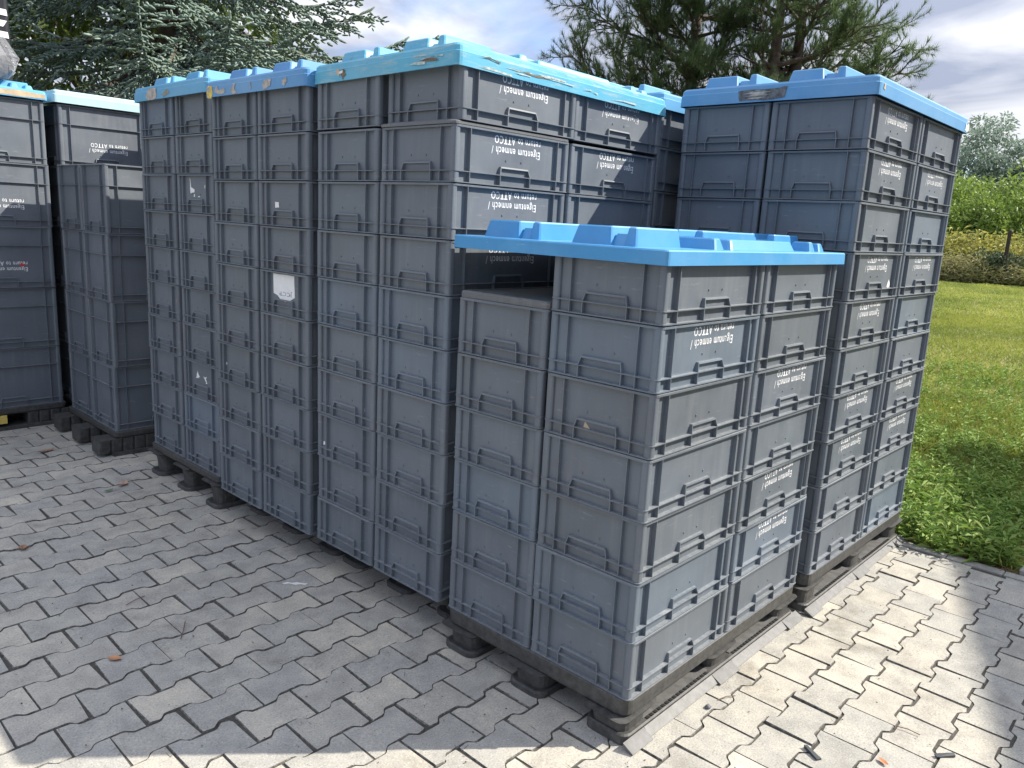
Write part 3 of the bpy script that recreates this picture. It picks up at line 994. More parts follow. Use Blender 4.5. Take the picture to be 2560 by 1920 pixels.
for q in range(12):
    u0 = random.uniform(-.61, .5) if q > 9 else random.uniform(-.61, -.2)
    v0 = .004 + random.uniform(0, .036); w_ = random.uniform(.05, .2)
    u1 = min(.61, u0 + w_)
    lid_scrap(L2, [(u0, v0), ((u0 + u1) / 2, v0 + random.uniform(-.005, .008)), (u1, v0 + random.uniform(-.008, .008)), (u1, v0 + .0006), ((u0 + u1) / 2, v0 + .0026)], m_brown if q % 6 == 0 else m_tape, 'y', lift=.0008 + .0002 * q, name='tape_strip', jag=.0006)
# black smeared tape on the lid beside the lawn, chip of white paper at its far corner
m_smear = mat_simple('smeared_black_tape', (.10, .105, .11), .5, .85, 45)
lid_scrap(L7, [(-.13, .006), (-.14, .045), (.02, .047), (.07, .05), (.06, .012), (-.02, .004)], m_smear, 'x', jag=.003)
for q in range(6):
    v0 = .012 + .005 * q
    lid_scrap(L7, [(-.12 + random.uniform(0, .03), v0), (-.05, v0 + random.uniform(-.003, .005)), (.0 + random.uniform(-.02, .02), v0 + .004), (-.06, v0 + .006)], M_TORN, 'x', lift=.002 + .0003 * q, jag=.001)
lid_scrap(L7, [(.55, .008), (.555, .045), (.57, .03), (.585, .042), (.605, .04), (.605, .012), (.58, .004)], M_PAPER, 'y', jag=.003)
lid_scrap(L7, [(-.575, .025), (-.565, .045), (-.555, .04), (-.558, .02)], M_TAN, 'y')
# brown tape along the bale stack's lid
lid_scrap(L6, [(-.6, .004), (-.6, .040), (.3, .038), (.5, .040), (.60, .035), (.605, .008), (.48, .004), (.2, .006)], M_TAN, 'y', jag=.003, name='tape_strip')

# ------------------------------------------------------------------ wrapped bale and black striped load on the far stack
m_film = bpy.data.materials.new('clear_film'); m_film.use_nodes = True
t = m_film.node_tree; b = t.nodes['Principled BSDF']
b.inputs['Base Color'].default_value = (.45, .46, .48, 1); b.inputs['Roughness'].default_value = .12
b.inputs['Alpha'].default_value = 0.3
no = nn(t, 'ShaderNodeTexNoise', Scale=9.0, Detail=5.0, Distortion=1.5); bump(t, b, no.outputs['Fac'], .9, .02)
ZL = ZB + 1.985 + .055 + .056
bale = thing('wrapped_bale', 'clear film wrapped grey bale standing on a blue lid, far left', 'bale', (-.49, 4.98, ZL))
mb = MB(); mb.loft([rrect(.30, .2, .05, .01), rrect(.31, .2, .06, .12), rrect(.28, .18, .07, .22)])
link('load', mb.mesh('load', mat_simple('grey_textile', (.17, .17, .18), .8, .35, 18), True), bale)
mb = MB()
ph = [random.uniform(.92, 1.08) for _ in range(200)]
loops = []
for k, (z_, s_) in enumerate(((.0, .98), (.04, 1.1), (.13, 1.13), (.2, 1.06), (.26, .92), (.285, .6))):
    loops.append([(x_ * s_ * ph[(i * 7 + k * 13) % 200], y_ * s_ * ph[(i * 5 + k * 3) % 200], z_ + random.uniform(-.008, .008)) for i, (x_, y_, _) in enumerate(rrect(.31, .21, .08, 0, 5))])
mb.loft(loops)
link('film', mb.mesh('film', m_film), bale)
mb = MB(); mb.add([(.0, -.2405, .07), (.12, -.2405, .075), (.12, -.2405, .15), (.0, -.2405, .15)], [(0, 1, 2, 3)])
link('label_sheet', mb.mesh('label_sheet', M_PAPER), bale)
blk = thing('shrouded_load', 'tall black shrouded load with white stripes behind the wrapped bale', 'load', (-.562, 5.75, 0))
mb = MB(); mb.loft([rrect(.55, .4, .03, .0), rrect(.55, .4, .03, 3.6)])
link('shroud', mb.mesh('shroud', mat_simple('black_foil', (.018, .019, .023), .35, .3, 8)), blk)
for q in range(3):
    zq = 2.585 + .072 * q
    mb = MB(); mb.hexa([(.25, -.404, zq), (.535 - .03 * (q % 2), -.404, zq - .01), (.535 - .03 * (q % 2), -.39, zq - .01), (.25, -.39, zq), (.25, -.404, zq + .036), (.53, -.404, zq + .03), (.53, -.39, zq + .03), (.25, -.39, zq + .036)])
    link('white_stripe', mb.mesh('white_stripe', M_PAPER), blk)


# ------------------------------------------------------------------ vegetation
def basis(D_):
    D_ = D_ / np.linalg.norm(D_, axis=1, keepdims=True)
    ref = np.where(np.abs(D_[:, 2:3]) > .9, np.array([[1., 0, 0]]), np.array([[0, 0, 1.]]))
    A = np.cross(ref, D_); A /= np.linalg.norm(A, axis=1, keepdims=True)
    B = np.cross(D_, A)
    return D_, A, B


def spindles(P0, D_, Lh, rad, sides=4):
    """tapering needle-covered shoots: base ring, belly ring, tip"""
    n = len(P0)
    D_, A, B = basis(D_)
    V = []
    prof = ((0.0, .45), (.3, 1.0), (.8, .8))
    for f, rr in prof:
        for k in range(sides):
            a = 2 * math.pi * k / sides + f
            V.append(P0 + D_ * (Lh * f)[:, None] + (rad * rr)[:, None] * (math.cos(a) * A + math.sin(a) * B))
    V.append(P0 + D_ * Lh[:, None])
    m_ = len(V)
    V = np.stack(V, 1).reshape(-1, 3)
    F = []
    for q in range(2):
        for k in range(sides):
            a0, a1 = q * sides + k, q * sides + (k + 1) % sides
            F += [(a0, a1, a1 + sides), (a0, a1 + sides, a0 + sides)]
    for k in range(sides):
        F.append((2 * sides + k, 2 * sides + (k + 1) % sides, 3 * sides))
    F = np.array(F)
    F = (F[None] + (np.arange(n) * m_)[:, None, None]).reshape(-1, 3)
    return V, F


def leaves(P0, D_, Ln, Wd, droop=.0, roll=None):
    """pointed diamond leaves, two triangles pairs with a fold"""
    n = len(P0)
    D_, A, B = basis(D_)
    if roll is not None:
        A, B = A * np.cos(roll)[:, None] + B * np.sin(roll)[:, None], -A * np.sin(roll)[:, None] + B * np.cos(roll)[:, None]
    mid = P0 + D_ * (Ln * .5)[:, None]
    tip = P0 + D_ * Ln[:, None] - np.array([[0, 0, 1.]]) * (droop * Ln)[:, None]
    V = np.stack([P0, mid + A * (Wd / 2)[:, None] + B * (Wd * .12)[:, None], tip, mid - A * (Wd / 2)[:, None] + B * (Wd * .12)[:, None]], 1).reshape(-1, 3)
    F = np.array([(0, 1, 2), (0, 2, 3)])
    F = (F[None] + (np.arange(n) * 4)[:, None, None]).reshape(-1, 3)
    return V, F


def rot_about(v, ax, ang):
    return v * math.cos(ang) + np.cross(ax, v) * math.sin(ang) + ax * np.dot(ax, v) * (1 - math.cos(ang))


M_SPRUCE = make_leaf_mat('spruce_needles', [(.10, .155, .125), (.19, .26, .225), (.08, .12, .085), (.25, .325, .285), (.14, .20, .165), (.10, .14, .075)], .6, .0)
M_PINE = make_leaf_mat('pine_needles', [(.09, .15, .065), (.16, .23, .10), (.12, .175, .085), (.20, .27, .13)], .5, .35)


def spruce(x, y, h, rad, label, seed, detail_az, tip_az):
    rg = np.random.default_rng(seed)
    root = thing('spruce_tree', label, 'tree', (x, y, 0))
    mb = MB(); mb.tube([(0, 0, -.1), (0.03, 0, h * .3), (0, .04, h * .65), (0, 0, h)], [.19, .15, .09, .02], 9)
    wood = MB()
    P_, D_, L_, R_ = [], [], [], []
    z = .7
    while z < h - .3:
        nb = int(rg.integers(6, 8))
        a0 = rg.uniform(0, 2 * math.pi)
        for k in range(nb):
            az = a0 + 2 * math.pi * k / nb + rg.normal(0, .15)
            zz = z + rg.normal(0, .1)
            facing = math.cos(az - detail_az)          # 1 = towards the camera
            Lb = rad * max(.12, (1 - zz / h) ** .8) * rg.uniform(.8, 1.15)
            if math.cos(az - tip_az) > .93 and zz > 3.2:
                Lb *= 1.35
            n = max(5, int(Lb / .075))
            out_d = np.array([math.cos(az), math.sin(az), 0])
            side = np.array([-math.sin(az), math.cos(az), 0])
            pts = []
            droop = rg.uniform(.22, .42)
            for q in range(n + 1):
                s = q / n
                pts.append(np.array([0, 0, zz]) + out_d * Lb * s + np.array([0, 0, 1]) * (Lb * (-droop * math.sin(s * 2.2) + .14 * s * s)) + side * .06 * math.sin(3 * s + k) * Lb)
            wood.tube([tuple(p_) for p_ in pts[::2]] + [tuple(pts[-1])], [max(.006, .03 * (1 - i / (n / 2 + 1))) * (.5 + Lb / 4) for i in range(len(pts[::2]) + 1)], 5)
            coarse = facing < -.25
            for q in range(1, n + 1):
                s = q / n
                if s < .12:
                    continue
                p_ = pts[q]; tdir = pts[q] - pts[q - 1]; tdir /= np.linalg.norm(tdir)
                for sg in (-1, 1):
                    if coarse and rg.random() < .5:
                        continue
                    bl = (.20 + .42 * (1 - abs(s - .5))) * rg.uniform(.6, 1.15) * min(1, Lb / 1.6)
                    bd = tdir * .75 + side * sg * rg.uniform(.5, 1.0) + np.array([0, 0, rg.uniform(-.75, -.05)])
                    bd /= np.linalg.norm(bd)
                    m_ = max(2, int(bl / .062))
                    for w_ in range(m_ + 1):
                        f = w_ / m_
                        bp = p_ + bd * bl * f + np.array([0, 0, -.10 * bl * f * f])
                        for s2 in ((-1, 1) if w_ < m_ else (0,)):
                            sd = bd * .8 + np.cross(bd, [0, 0, 1.]) * s2 * .75 + np.array([rg.normal(0, .15), rg.normal(0, .15), rg.normal(-.08, .22)])
                            P_.append(bp); D_.append(sd); L_.append(rg.uniform(.06, .11)); R_.append(rg.uniform(.011, .017))
                if rg.random() < .8:
                    P_.append(p_); D_.append(tdir + np.array([0, 0, .3])); L_.append(.13); R_.append(.018)
        z += rg.uniform(.36, .5)
    link('trunk', mb.mesh('trunk', M_BARK, True), root)
    link('limbs', wood.mesh('limbs', M_BARK, True), root)
    V, F = spindles(np.array(P_), np.array(D_), np.array(L_), np.array(R_))
    link('crown', np_mesh('crown', V, F, M_SPRUCE), root)
    return root, len(F)


def at(az, d):
    return CAM.x + d * math.cos(R(az)), CAM.y + d * math.sin(R(az))


sx_, sy_ = at(66.0, 11.2)
spruce(sx_, sy_, 10.0, 3.9, 'large blue-green spruce with drooping boughs behind the stacks', 3, R(66 + 180), R(-35))


def pine(x, y, h, label, seed, z0, spread, dens, az_bias=None, stems=1, bare=.35):
    rg = np.random.default_rng(seed)
    root = thing('pine_tree', label, 'tree', (x, y, 0))
    tr = MB(); wood = MB()
    P_, D_ = [], []

    def tuft(p_, d_, n_):
        for _ in range(n_):
            v_ = d_ * rg.uniform(.5, 1.1) + rg.normal(0, .42, 3)
            P_.append(p_ + d_ * rg.uniform(-.05, .03)); D_.append(v_)

    def limb(p0, d0, length, r0, lvl):
        n = max(4, int(length / .16))
        p_ = p0.copy(); d_ = d0 / np.linalg.norm(d0)
        pts = [p_.copy()]
        for q in range(n):
            d_ = d_ + rg.normal(0, .09, 3) + np.array([0, 0, .035 if lvl < 2 else .06])
            d_ /= np.linalg.norm(d_)
            p_ = p_ + d_ * length / n
            pts.append(p_.copy())
            s = (q + 1) / n
            if lvl < 2 and s > bare * (1 if lvl == 0 else .5):
                for _ in range(2 if rg.random() < dens else 1):
                    a = rg.uniform(0, 2 * math.pi)
                    e1 = np.cross(d_, [0, 0, 1.]); e1 /= np.linalg.norm(e1) + 1e-9
                    e2 = np.cross(d_, e1)
                    nd = d_ * .75 + (e1 * math.cos(a) * 1.0 + e2 * math.sin(a) * .6) * .8
                    limb(p_, nd, length * rg.uniform(.28, .5) * (1 - .45 * s) if lvl == 0 else rg.uniform(.12, .34), r0 * .4, lvl + 1)
            if lvl == 2 or (lvl == 1 and s > .75):
                tuft(p_, d_, 11)
        tuft(p_, d_, 17)
        wood.tube([tuple(q) for q in pts], [max(.004, r0 * (1 - .8 * i / n)) for i in range(n + 1)], 5 if lvl < 2 else 3)

    for s_ in range(stems):
        ox = 0.0 if s_ == 0 else .34
        lean = .02 + .03 * s_
        tr.tube([(ox, -ox * .6, -.1), (ox + lean, -ox * .6, h * .3), (ox + lean * 2.5, -ox * .6, h * .6), (ox + lean * 3, -ox * .6, h)], [.15, .13, .09, .03], 8)
        z = z0
        while z < h:
            for k in range(int(rg.integers(3, 6))):
                az = rg.uniform(0, 2 * math.pi)
                Lb = spread * (1 - .55 * max(0, z - z0) / (h - z0)) * rg.uniform(.6, 1.15)
                if az_bias is not None:
                    Lb *= .72 + .5 * max(0, math.cos(az - az_bias))
                limb(np.array([ox + lean, -ox * .6, z + rg.normal(0, .1)]), np.array([math.cos(az), math.sin(az), rg.uniform(.12, .5)]), Lb, .04, 0)
            z += rg.uniform(.32, .5) * (.85 if dens > .7 else 1.0)
    link('trunk', tr.mesh('trunk', M_PBARK, True), root)
    link('limbs', wood.mesh('limbs', M_PBARK, True), root)
    P0, DD = np.array(P_), np.array(D_)
    n = len(P0)
    D2, A, B = basis(DD)
    Ln = rg.uniform(.085, .14, n); wd = .0042
    V = np.stack([P0 - A * wd, P0 + A * wd, P0 + D2 * Ln[:, None]], 1).reshape(-1, 3)
    F = np.arange(3 * n).reshape(-1, 3)
    link('crown', np_mesh('crown', V, F, M_PINE), root)
    return root, n


px_, py_ = at(31.5, 15.6)
pine(px_, py_, 8.2, 'dense dark pine with shaded crown behind the taped-lid stack', 21, 2.2, 2.1, .8, R(130), 1, .22)
px_, py_ = at(26.2, 14.6)
pine(px_, py_, 7.8, 'open twin-stemmed pine with spreading branches behind the lawn-side stack', 34, 2.6, 1.75, .34, R(-60), 2, .34)


def leafy(x, y, h, rad, label, name, mat, seed, z0=.1, nl=5000, size=.16, group=None, narrow=.6, blobs=26, trunk=True):
    rg = np.random.default_rng(seed)
    root = thing(name, label, 'tree' if 'tree' in name else 'bush', (x, y, 0), 0, group)
    # clump centres through the crown volume
    C = []
    while len(C) < blobs:
        p_ = rg.uniform(-1, 1, 3)
        if np.linalg.norm(p_) < 1:
            C.append((p_[0] * rad * .85, p_[1] * rad * .85, z0 + (h - z0) * (.5 + .5 * p_[2]), rg.uniform(.22, .5) * rad))
    C = np.array(C)
    k = rg.integers(0, blobs, nl)
    u = rg.normal(0, 1, (nl, 3)); u /= np.linalg.norm(u, axis=1, keepdims=True)
    rr = C[k, 3] * rg.uniform(.45, 1.05, nl)
    P0 = C[k, :3] + u * rr[:, None] * np.array([1, 1, .75])
    P0[:, 2] = np.maximum(P0[:, 2], .05)
    Dd = u + rg.normal(0, .6, (nl, 3)) + np.array([0, 0, -.15])
    V, F = leaves(P0, Dd, rg.uniform(.7, 1.3, nl) * size, rg.uniform(.7, 1.3, nl) * size * narrow, .15, rg.uniform(0, 6.28, nl))
    if trunk:
        mb = MB(); mb.tube([(0, 0, -.1), (.05, 0, h * .35), (0, .05, h * .8)], [.06 + .012 * h, .05 + .008 * h, .02], 7)
        for j in range(0, blobs, 3):
            mb.tube([(.03, 0, max(.2, C[j, 2] * .45)), tuple((C[j, :3] * np.array([.5, .5, .8]))), tuple(C[j, :3])], [.04, .03, .012], 4)
        link('trunk', mb.mesh('trunk', M_BARK), root)
    link('crown', np_mesh('crown', V, F, mat), root)
    return root


M_ROB = make_leaf_mat('robinia_leaves', [(.13, .22, .045), (.22, .31, .06), (.17, .26, .05), (.27, .35, .08)], .5, .4)
M_SILV = make_leaf_mat('silver_leaves', [(.22, .30, .23), (.32, .40, .33), (.17, .24, .18), (.42, .49, .42)], .5, .3)
M_BROAD = make_leaf_mat('broad_leaves', [(.04, .07, .02), (.09, .13, .03), (.06, .10, .02), (.15, .19, .04)], .5, .35)
M_DARK = make_leaf_mat('dark_leaves', [(.04, .07, .03), (.07, .10, .045), (.10, .13, .07), (.05, .085, .04)], .5, .15)

# leafy tree filling the gaps behind the spruce
lx_, ly_ = at(68.5, 16.5)
leafy(lx_, ly_, 9.0, 3.0, 'broad-leaved tree standing behind the blue-green spruce', 'leafy_tree', M_BROAD, 5, 1.0, 16000, .17, None, .6, 60)

# far thicket on the right, tree by tree
rob = [(9.2, 47, 4.6, 2.5), (11.6, 46, 5.2, 2.4), (13.4, 48, 4.9, 2.5), (15.6, 47, 5.4, 2.6), (17.8, 48, 5.2, 2.7), (12.6, 43.5, 3.6, 1.7), (14.6, 43.5, 3.2, 1.6), (10.6, 43.5, 3.5, 1.7), (7.0, 47, 5.0, 2.6)]
labs = ['bright green feathery tree at the edge of the far thicket', 'bright green tree right of the far fence post', 'taller bright green tree in the middle of the far thicket',
        'bright green tree against the lawn-side stack', 'bright green tree hidden behind the lawn-side stack', 'low green tree directly behind the goldenrod',
        'low green tree where the stack edge meets the goldenrod', 'low green tree behind the fence post', 'bright green tree beyond the picture edge']
for i, ((az, d, h, rd), lb) in enumerate(zip(rob, labs)):
    x_, y_ = at(az, d)
    leafy(x_, y_, h, rd, lb, 'robinia_tree', M_ROB, 100 + i, .4, 6500, .21, 'green trees of the far thicket', .45, 34)
sil = [(9.4, 55, 8.0, 2.6), (11.6, 56, 7.4, 2.4), (12.7, 55, 9.4, 2.3), (14.3, 54, 8.2, 2.7), (16.3, 56, 8.4, 2.8), (7.2, 56, 8.2, 2.8)]
labs = ['silvery tree rising beyond the fence post', 'short silvery tree between two taller silvery ones', 'tallest silvery tree of the far thicket', 'silvery tree beside the lawn-side stack edge',
        'silvery tree hidden by the lawn-side stack', 'silvery tree past the picture edge']
for i, ((az, d, h, rd), lb) in enumerate(zip(sil, labs)):
    x_, y_ = at(az, d)
    leafy(x_, y_, h, rd, lb, 'willow_tree', M_SILV, 200 + i, 1.0, 7500, .24, 'silvery trees of the far thicket', .4, 36)
# dark bush at the post
x_, y_ = at(11.45, 38.2)
leafy(x_, y_, 1.55, 1.15, 'dark round bush growing at the foot of the fence post', 'round_bush', M_DARK, 300, .1, 4200, .13, None, .6, 18, False)

# fence posts
fp = MB(); fp.loft([rrect(.07, .07, .015, -.3, 1), rrect(.065, .065, .015, 2.15, 1), rrect(.045, .045, .015, 2.2, 1)])
fpm = fp.mesh('fence_post', mat_simple('dark_weathered_wood', (.035, .026, .022), .9, .4, 12))
pl = ['dark weathered fence post rising from the goldenrod', 'dark fence post hidden behind the lawn-side stack', 'dark fence post outside the picture']
for i, (az, d) in enumerate(((11.05, 37.2), (16.4, 38.5), (5.2, 37))):
    x_, y_ = at(az, d)
    o = link('fence_post', fpm, None, (x_, y_, 0)); o.rotation_euler = (0, .02, .3)
    tag(o, pl[i], 'fence post', 'fence posts along the lawn')

# goldenrod and tall weeds along the far edge
def field(n, azr, dr, hr, mats, name, wr=(.03, .06), seed=1):
    rg = np.random.default_rng(seed)
    az = np.radians(rg.uniform(*azr, n)); d = rg.uniform(*dr, n)
    P0 = np.stack([CAM.x + d * np.cos(az), CAM.y + d * np.sin(az), rg.uniform(0, hr[1], n) ** 1], 1)
    top = rg.uniform(hr[0], hr[1], n) * (.6 + .4 * np.sin(P0[:, 0] * 1.3 + P0[:, 1] * .9) ** 2)
    P0[:, 2] = top * rg.uniform(0, 1, n) ** .7
    Dd = np.stack([rg.normal(0, .6, n), rg.normal(0, .6, n), rg.uniform(.2, 1.0, n)], 1)
    V, F = leaves(P0, Dd, rg.uniform(.15, .38, n), rg.uniform(*wr, n), .3, rg.uniform(0, 6.28, n))
    o = link(name, np_mesh(name, V, F, mats))
    o['kind'] = 'stuff'
    return o


M_GOLD = make_leaf_mat('goldenrod_leaves', [(.36, .37, .10), (.46, .44, .11), (.32, .36, .12), (.52, .48, .10), (.42, .38, .18)], .6, .25)
M_STRAW = make_leaf_mat('dry_stems', [(.38, .35, .18), (.48, .44, .25), (.34, .34, .15), (.29, .31, .12)], .7, .2)
field(92000, (3, 36), (38.5, 43), (1.5, 2.25), M_GOLD, 'goldenrod', (.05, .09), 4)
field(36000, (3, 36), (36.9, 38.6), (.5, 1.25), M_STRAW, 'dry_tall_grass', (.02, .05), 5)

# lawn grass: fine blades close by, broader tufts far away
M_GRASS = make_leaf_mat('grass_blades', [(.25, .34, .06), (.32, .39, .08), (.37, .38, .12), (.28, .36, .065), (.44, .40, .18)], .55, .3, .55)


def vnoise(x, y):
    tab = np.random.default_rng(77).uniform(0, 1, (256, 256))
    xi, yi = np.floor(x).astype(int), np.floor(y).astype(int)
    fx, fy = x - xi, y - yi
    fx, fy = fx * fx * (3 - 2 * fx), fy * fy * (3 - 2 * fy)
    g_ = lambda a, b_: tab[a % 256, b_ % 256]
    return (g_(xi, yi) * (1 - fx) + g_(xi + 1, yi) * fx) * (1 - fy) + (g_(xi, yi + 1) * (1 - fx) + g_(xi + 1, yi + 1) * fx) * fy


def blades(n, azr, dr, hl, wd, seed, mat, name):
    rg = np.random.default_rng(seed)
    az = np.radians(rg.uniform(*azr, n)); d = np.sqrt(rg.uniform(dr[0] ** 2, dr[1] ** 2, n))
    x = CAM.x + d * np.cos(az); y = CAM.y + d * np.sin(az)
    ok = (x > 2.47)
    ok &= ~((x < 2.89) & (x > 2.45) & (y < -.55) & (y > -1.1))
    x, y = x[ok], y[ok]; n = len(x)
    P0 = np.stack([x, y, np.full(n, -.013)], 1)
    Dd = np.stack([rg.normal(0, .38, n), rg.normal(0, .38, n), np.ones(n)], 1)
    sc = .55 + .75 * vnoise(x * 1.3, y * 1.3)
    V, F = leaves(P0, Dd, rg.uniform(*hl, n) * sc, rg.uniform(*wd, n), .25, rg.uniform(0, 6.28, n))
    o = link(name, np_mesh(name, V, F, mat)); o['kind'] = 'stuff'
    return o


blades(62000, (-6, 28), (4.2, 9), (.05, .13), (.004, .008), 8, M_GRASS, 'lawn_grass')
blades(85000, (0, 33), (9, 20), (.06, .14), (.008, .014), 9, M_GRASS, 'lawn_grass')
blades(95000, (2, 34), (20, 38), (.07, .16), (.016, .03), 10, M_GRASS, 'lawn_grass')

# leafy weeds between the kerb and the lawn
M_WEED = make_leaf_mat('weed_leaves', [(.14, .24, .045), (.20, .32, .06), (.17, .28, .06), (.25, .36, .08), (.28, .34, .09)], .65, .28)


def weeds(n_plants, xr, yr, hr, seed, name, mat, leaf=(.03, .075), wid=(.012, .024), mask=None):
    rg = np.random.default_rng(seed)
    P_, D_, L_, W_ = [], [], [], []
    for _ in range(n_plants):
        x = rg.uniform(*xr); y = rg.uniform(*yr)
        if mask and not mask(x, y, rg):
            continue
        h = rg.uniform(*hr)
        nl = int(rg.integers(9, 20))
        lean = rg.normal(0, .22, 2)
        for k in range(nl):
            f = (k + .5) / nl
            a = k * 2.4 + rg.uniform(-.4, .4)
            P_.append((x + lean[0] * h * f, y + lean[1] * h * f, h * f * .95))
            D_.append((math.cos(a), math.sin(a), rg.uniform(.05, .9) * (.4 + f)))
            L_.append(rg.uniform(*leaf) * (1.15 - .45 * f)); W_.append(rg.uniform(*wid) * (1.1 - .4 * f))
        P_.append((x, y, 0)); D_.append((lean[0], lean[1], 1)); L_.append(h); W_.append(.004)
    n = len(P_)
    V, F = leaves(np.array(P_), np.array(D_), np.array(L_), np.array(W_), .22, rg.normal(0, .5, n))
    o = link(name, np_mesh(name, V, F, mat)); o['kind'] = 'stuff'
    return n


weeds(1700, (2.44, 5.2), (-1.5, 2.4), (.04, .15), 12, 'low_weeds', M_WEED, mask=lambda x, y, rg: not (2.4 < x < 2.92 and -1.12 < y < -.52) and True)
weeds(900, (4.6, 9.5), (-1.2, 3.2), (.05, .19), 13, 'lawn_weeds', M_WEED, (.035, .085), (.012, .022))
weeds(300, (2.45, 3.6), (-.62, .5), (.08, .20), 14, 'lance_leaved_weeds', M_WEED, (.05, .11), (.014, .026), mask=lambda x, y, rg: not (2.4 < x < 2.92 and y < -.52))
# dry pine needles and dead grass along the kerb
rg = np.random.default_rng(5)
n = 900
P0 = np.stack([rg.uniform(2.455, 2.62, n), rg.uniform(-.56, .3, n), rg.uniform(-.008, .012, n)], 1)
Dd = np.stack([rg.normal(0, 1, n), rg.normal(0, 1, n), rg.normal(0, .12, n)], 1)
V, F = leaves(P0, Dd, rg.uniform(.04, .09, n), np.full(n, .0025), .0, rg.uniform(0, 6.28, n))
o = link('dead_needles', np_mesh('dead_needles', V, F, mat_simple('dead_needles', (.20, .12, .07), .8, .3, 60))); o['kind'] = 'stuff'

# ------------------------------------------------------------------ litter on the pavement
rg = np.random.default_rng(91)
n = 1500
P0 = np.stack([rg.uniform(-1.8, 2.3, n), rg.uniform(-1.4, 4.6, n), rg.uniform(.0015, .004, n)], 1)
keep = (P0[:, 0] < .05) | (P0[:, 1] < -.03)
P0 = P0[keep]; n = len(P0)
an = rg.uniform(0, 6.28, n)
Dd = np.stack([np.cos(an), np.sin(an), rg.normal(0, .08, n)], 1)
small = rg.random(n) < .7
V, F = leaves(P0, Dd, np.where(small, rg.uniform(.004, .010, n), rg.uniform(.02, .05, n)), np.where(small, rg.uniform(.003, .007, n), .0016), .0, rg.normal(0, .4, n))
o = link('ground_litter', np_mesh('ground_litter', V, F, make_leaf_mat('litter_bits', [(.06, .045, .03), (.12, .09, .05), (.04, .035, .03), (.20, .15, .09)], .9, 0))); o['kind'] = 'stuff'


def ground_at(px, py):
    d = cf + cr * ((px - 1280) / 1947.6) - cu * ((py - 960) / 1947.6)
    s = -CAM.z / d.z
    return CAM + d * s


def litter(name, label, cat, px, py, ln, wd, mat, rot, curl=.3, group=None):
    p_ = ground_at(px, py)
    mb = MB()
    st = []
    for k in range(6):
        f = k / 5
        w_ = wd * math.sin(math.pi * min(.98, max(.06, f))) ** .7
        z = .004 + curl * ln * (f - .5) ** 2
        st.append(((f - .5) * ln, -w_ / 2, z + .15 * w_, (f - .5) * ln, w_ / 2, z + .15 * w_, (f - .5) * ln, 0, z))
    vs_, fs = [], []
    for s in st:
        vs_ += [(s[0], s[1], s[2]), (s[6], s[7], s[8]), (s[3], s[4], s[5])]
    for k in range(5):
        a = k * 3
        fs += [(a, a + 3, a + 4, a + 1), (a + 1, a + 4, a + 5, a + 2)]
    mb.add(vs_, fs)
    o = link(name, mb.mesh(name, mat), None, (p_.x, p_.y, .001), rot)
    tag(o, label, cat, group)
    return o


M_DEAD = mat_simple('dead_leaf', (.26, .14, .08), .75, .4, 70)
litter('fallen_leaf', 'long brown dead leaf near the fluted pallet feet', 'leaf', 117, 1130, .11, .03, M_DEAD, .3)
litter('fallen_leaf', 'curled pinkish brown dead leaf in front of rounded pallet feet', 'leaf', 308, 1213, .075, .04, mat_simple('pink_leaf', (.42, .27, .20), .7, .3, 60), .7, .6)
litter('fallen_leaf', 'brown dead leaf close to the picture edge on the pavers', 'leaf', 58, 1372, .05, .035, M_DEAD, 1.2)
litter('fallen_leaf', 'small orange-brown dead leaf alone amid the shaded pavers', 'leaf', 287, 1650, .045, .03, mat_simple('orange_leaf', (.45, .22, .11), .7, .3, 60), 2.2)
litter('fallen_leaf', 'tiny green leaf lying on the shaded pavers', 'leaf', 272, 1229, .05, .02, mat_simple('green_leaf', (.06, .16, .04), .6), .2)
litter('fallen_leaf', 'small orange leaf at the sunlit bottom edge', 'leaf', 2207, 1908, .035, .018, mat_simple('orange_leaf', (.5, .2, .09), .7, .3, 60), 1.1)
tw = mat_simple('dry_twig', (.16, .10, .06), .8)
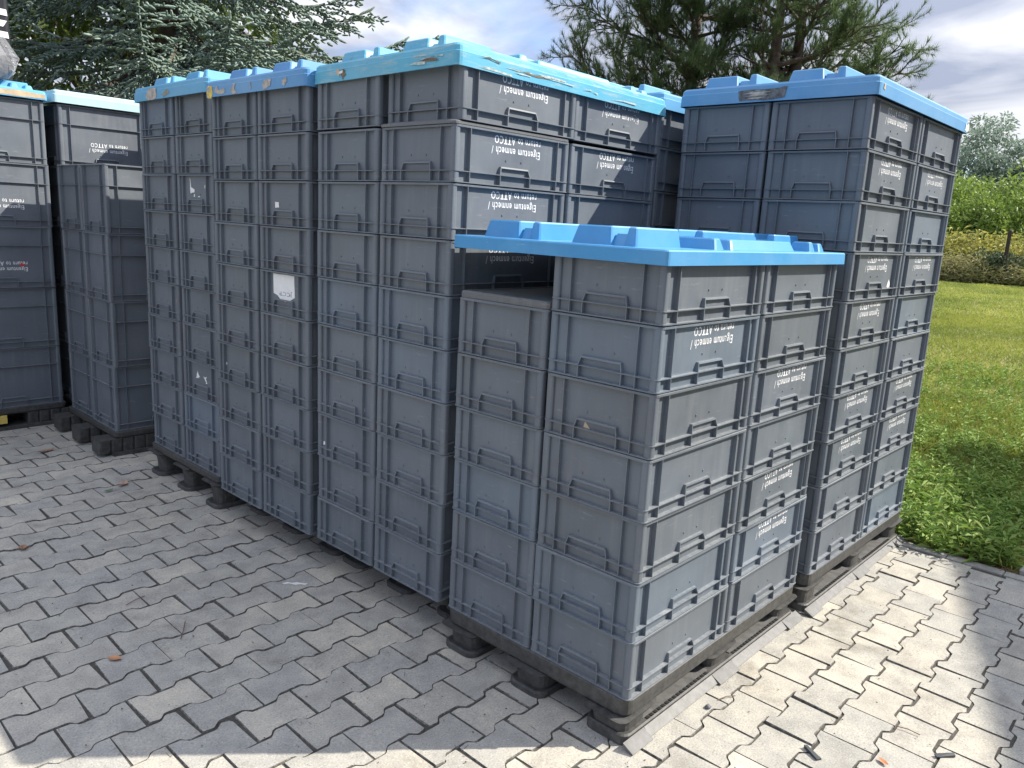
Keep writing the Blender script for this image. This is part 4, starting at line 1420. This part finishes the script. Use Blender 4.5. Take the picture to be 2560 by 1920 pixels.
for i, (a, b_, lb) in enumerate((((315, 1515), (362, 1492), 'thin brown twig on the shaded pavers in mid row'), ((1470, 1680), (1530, 1720), 'dry pine needle twig by the corner pallet foot'),
                                 ((2240, 1818), (2300, 1840), 'pale straw lying on the sunlit pavers'), ((1795, 1752), (1838, 1742), 'short straw near the grey pallet flap'),
                                 ((452, 1600), (463, 1555), 'thin reddish needle between shaded pavers'), ((1300, 1680), (1320, 1705), 'short dark twig beside the inner pallet foot'))):
    A_, B_ = ground_at(*a), ground_at(*b_)
    c_ = (A_ + B_) / 2
    mb = MB(); mb.tube([A_ - c_ + Vector((0, 0, .004)), Vector((.004, .003, .006)), B_ - c_ + Vector((0, 0, .004))], .0016, 5)
    o = link('dry_twig', mb.mesh('dry_twig', tw), None, (c_.x, c_.y, 0)); tag(o, lb, 'twig')
bk = mat_simple('black_shard', (.05, .055, .06), .45)
for (px, py), ln, wd, rot, lb in (((2030, 1885), .06, .018, 1.1, 'flat dark plastic shard standing in a paver joint'), ((2362, 1892), .06, .014, -.75, 'narrow black plastic strip on sunlit pavers near the shade')):
    p_ = ground_at(px, py)
    mb = MB(); mb.hexa([(-ln / 2, -wd / 2, .001), (ln / 2, -wd / 3, .001), (ln / 2, wd / 3, .001), (-ln / 2, wd / 2, .001), (-ln / 2, -wd / 2, .005), (ln / 2, -wd / 3, .009), (ln / 2, wd / 3, .012), (-ln / 2, wd / 2, .007)])
    o = link('plastic_shard', mb.mesh('plastic_shard', bk), None, (p_.x, p_.y, 0), rot); tag(o, lb, 'litter')
p_ = ground_at(1770, 1770)
mb = MB(); mb.loft([rrect(.009, .007, .006, 0, 2), rrect(.011, .009, .006, .006, 2), rrect(.005, .004, .003, .012, 2)])
o = link('pebble', mb.mesh('pebble', mat_simple('grey_pebble', (.14, .14, .15), .7), True), None, (p_.x, p_.y, 0)); tag(o, 'dark grey pebble on the sunlit pavers by the flap', 'pebble')
# white paint splash on a shaded paver
A_ = ground_at(735, 1460)
mb = MB()
ol = [(-.05, -.006), (-.03, .008), (-.01, .004), (.01, .012), (.04, .006), (.055, .01), (.05, -.008), (.03, -.004), (.01, -.012), (-.02, -.004), (-.035, -.012)]
mb.add([(x, y, .0032) for x, y in ol], [tuple(range(len(ol)))[::-1]])
o = link('paint_splash', mb.mesh('paint_splash', M_PAPER), None, (A_.x, A_.y, 0), -.85)
tag(o, 'white paint splash on a shaded paver beside the stacks', 'paint mark')
print('OBJECTS', len(bpy.data.objects), 'paver cells', len(cells), 'visible', sum(1 for c in cells if c[0] < 1e8))
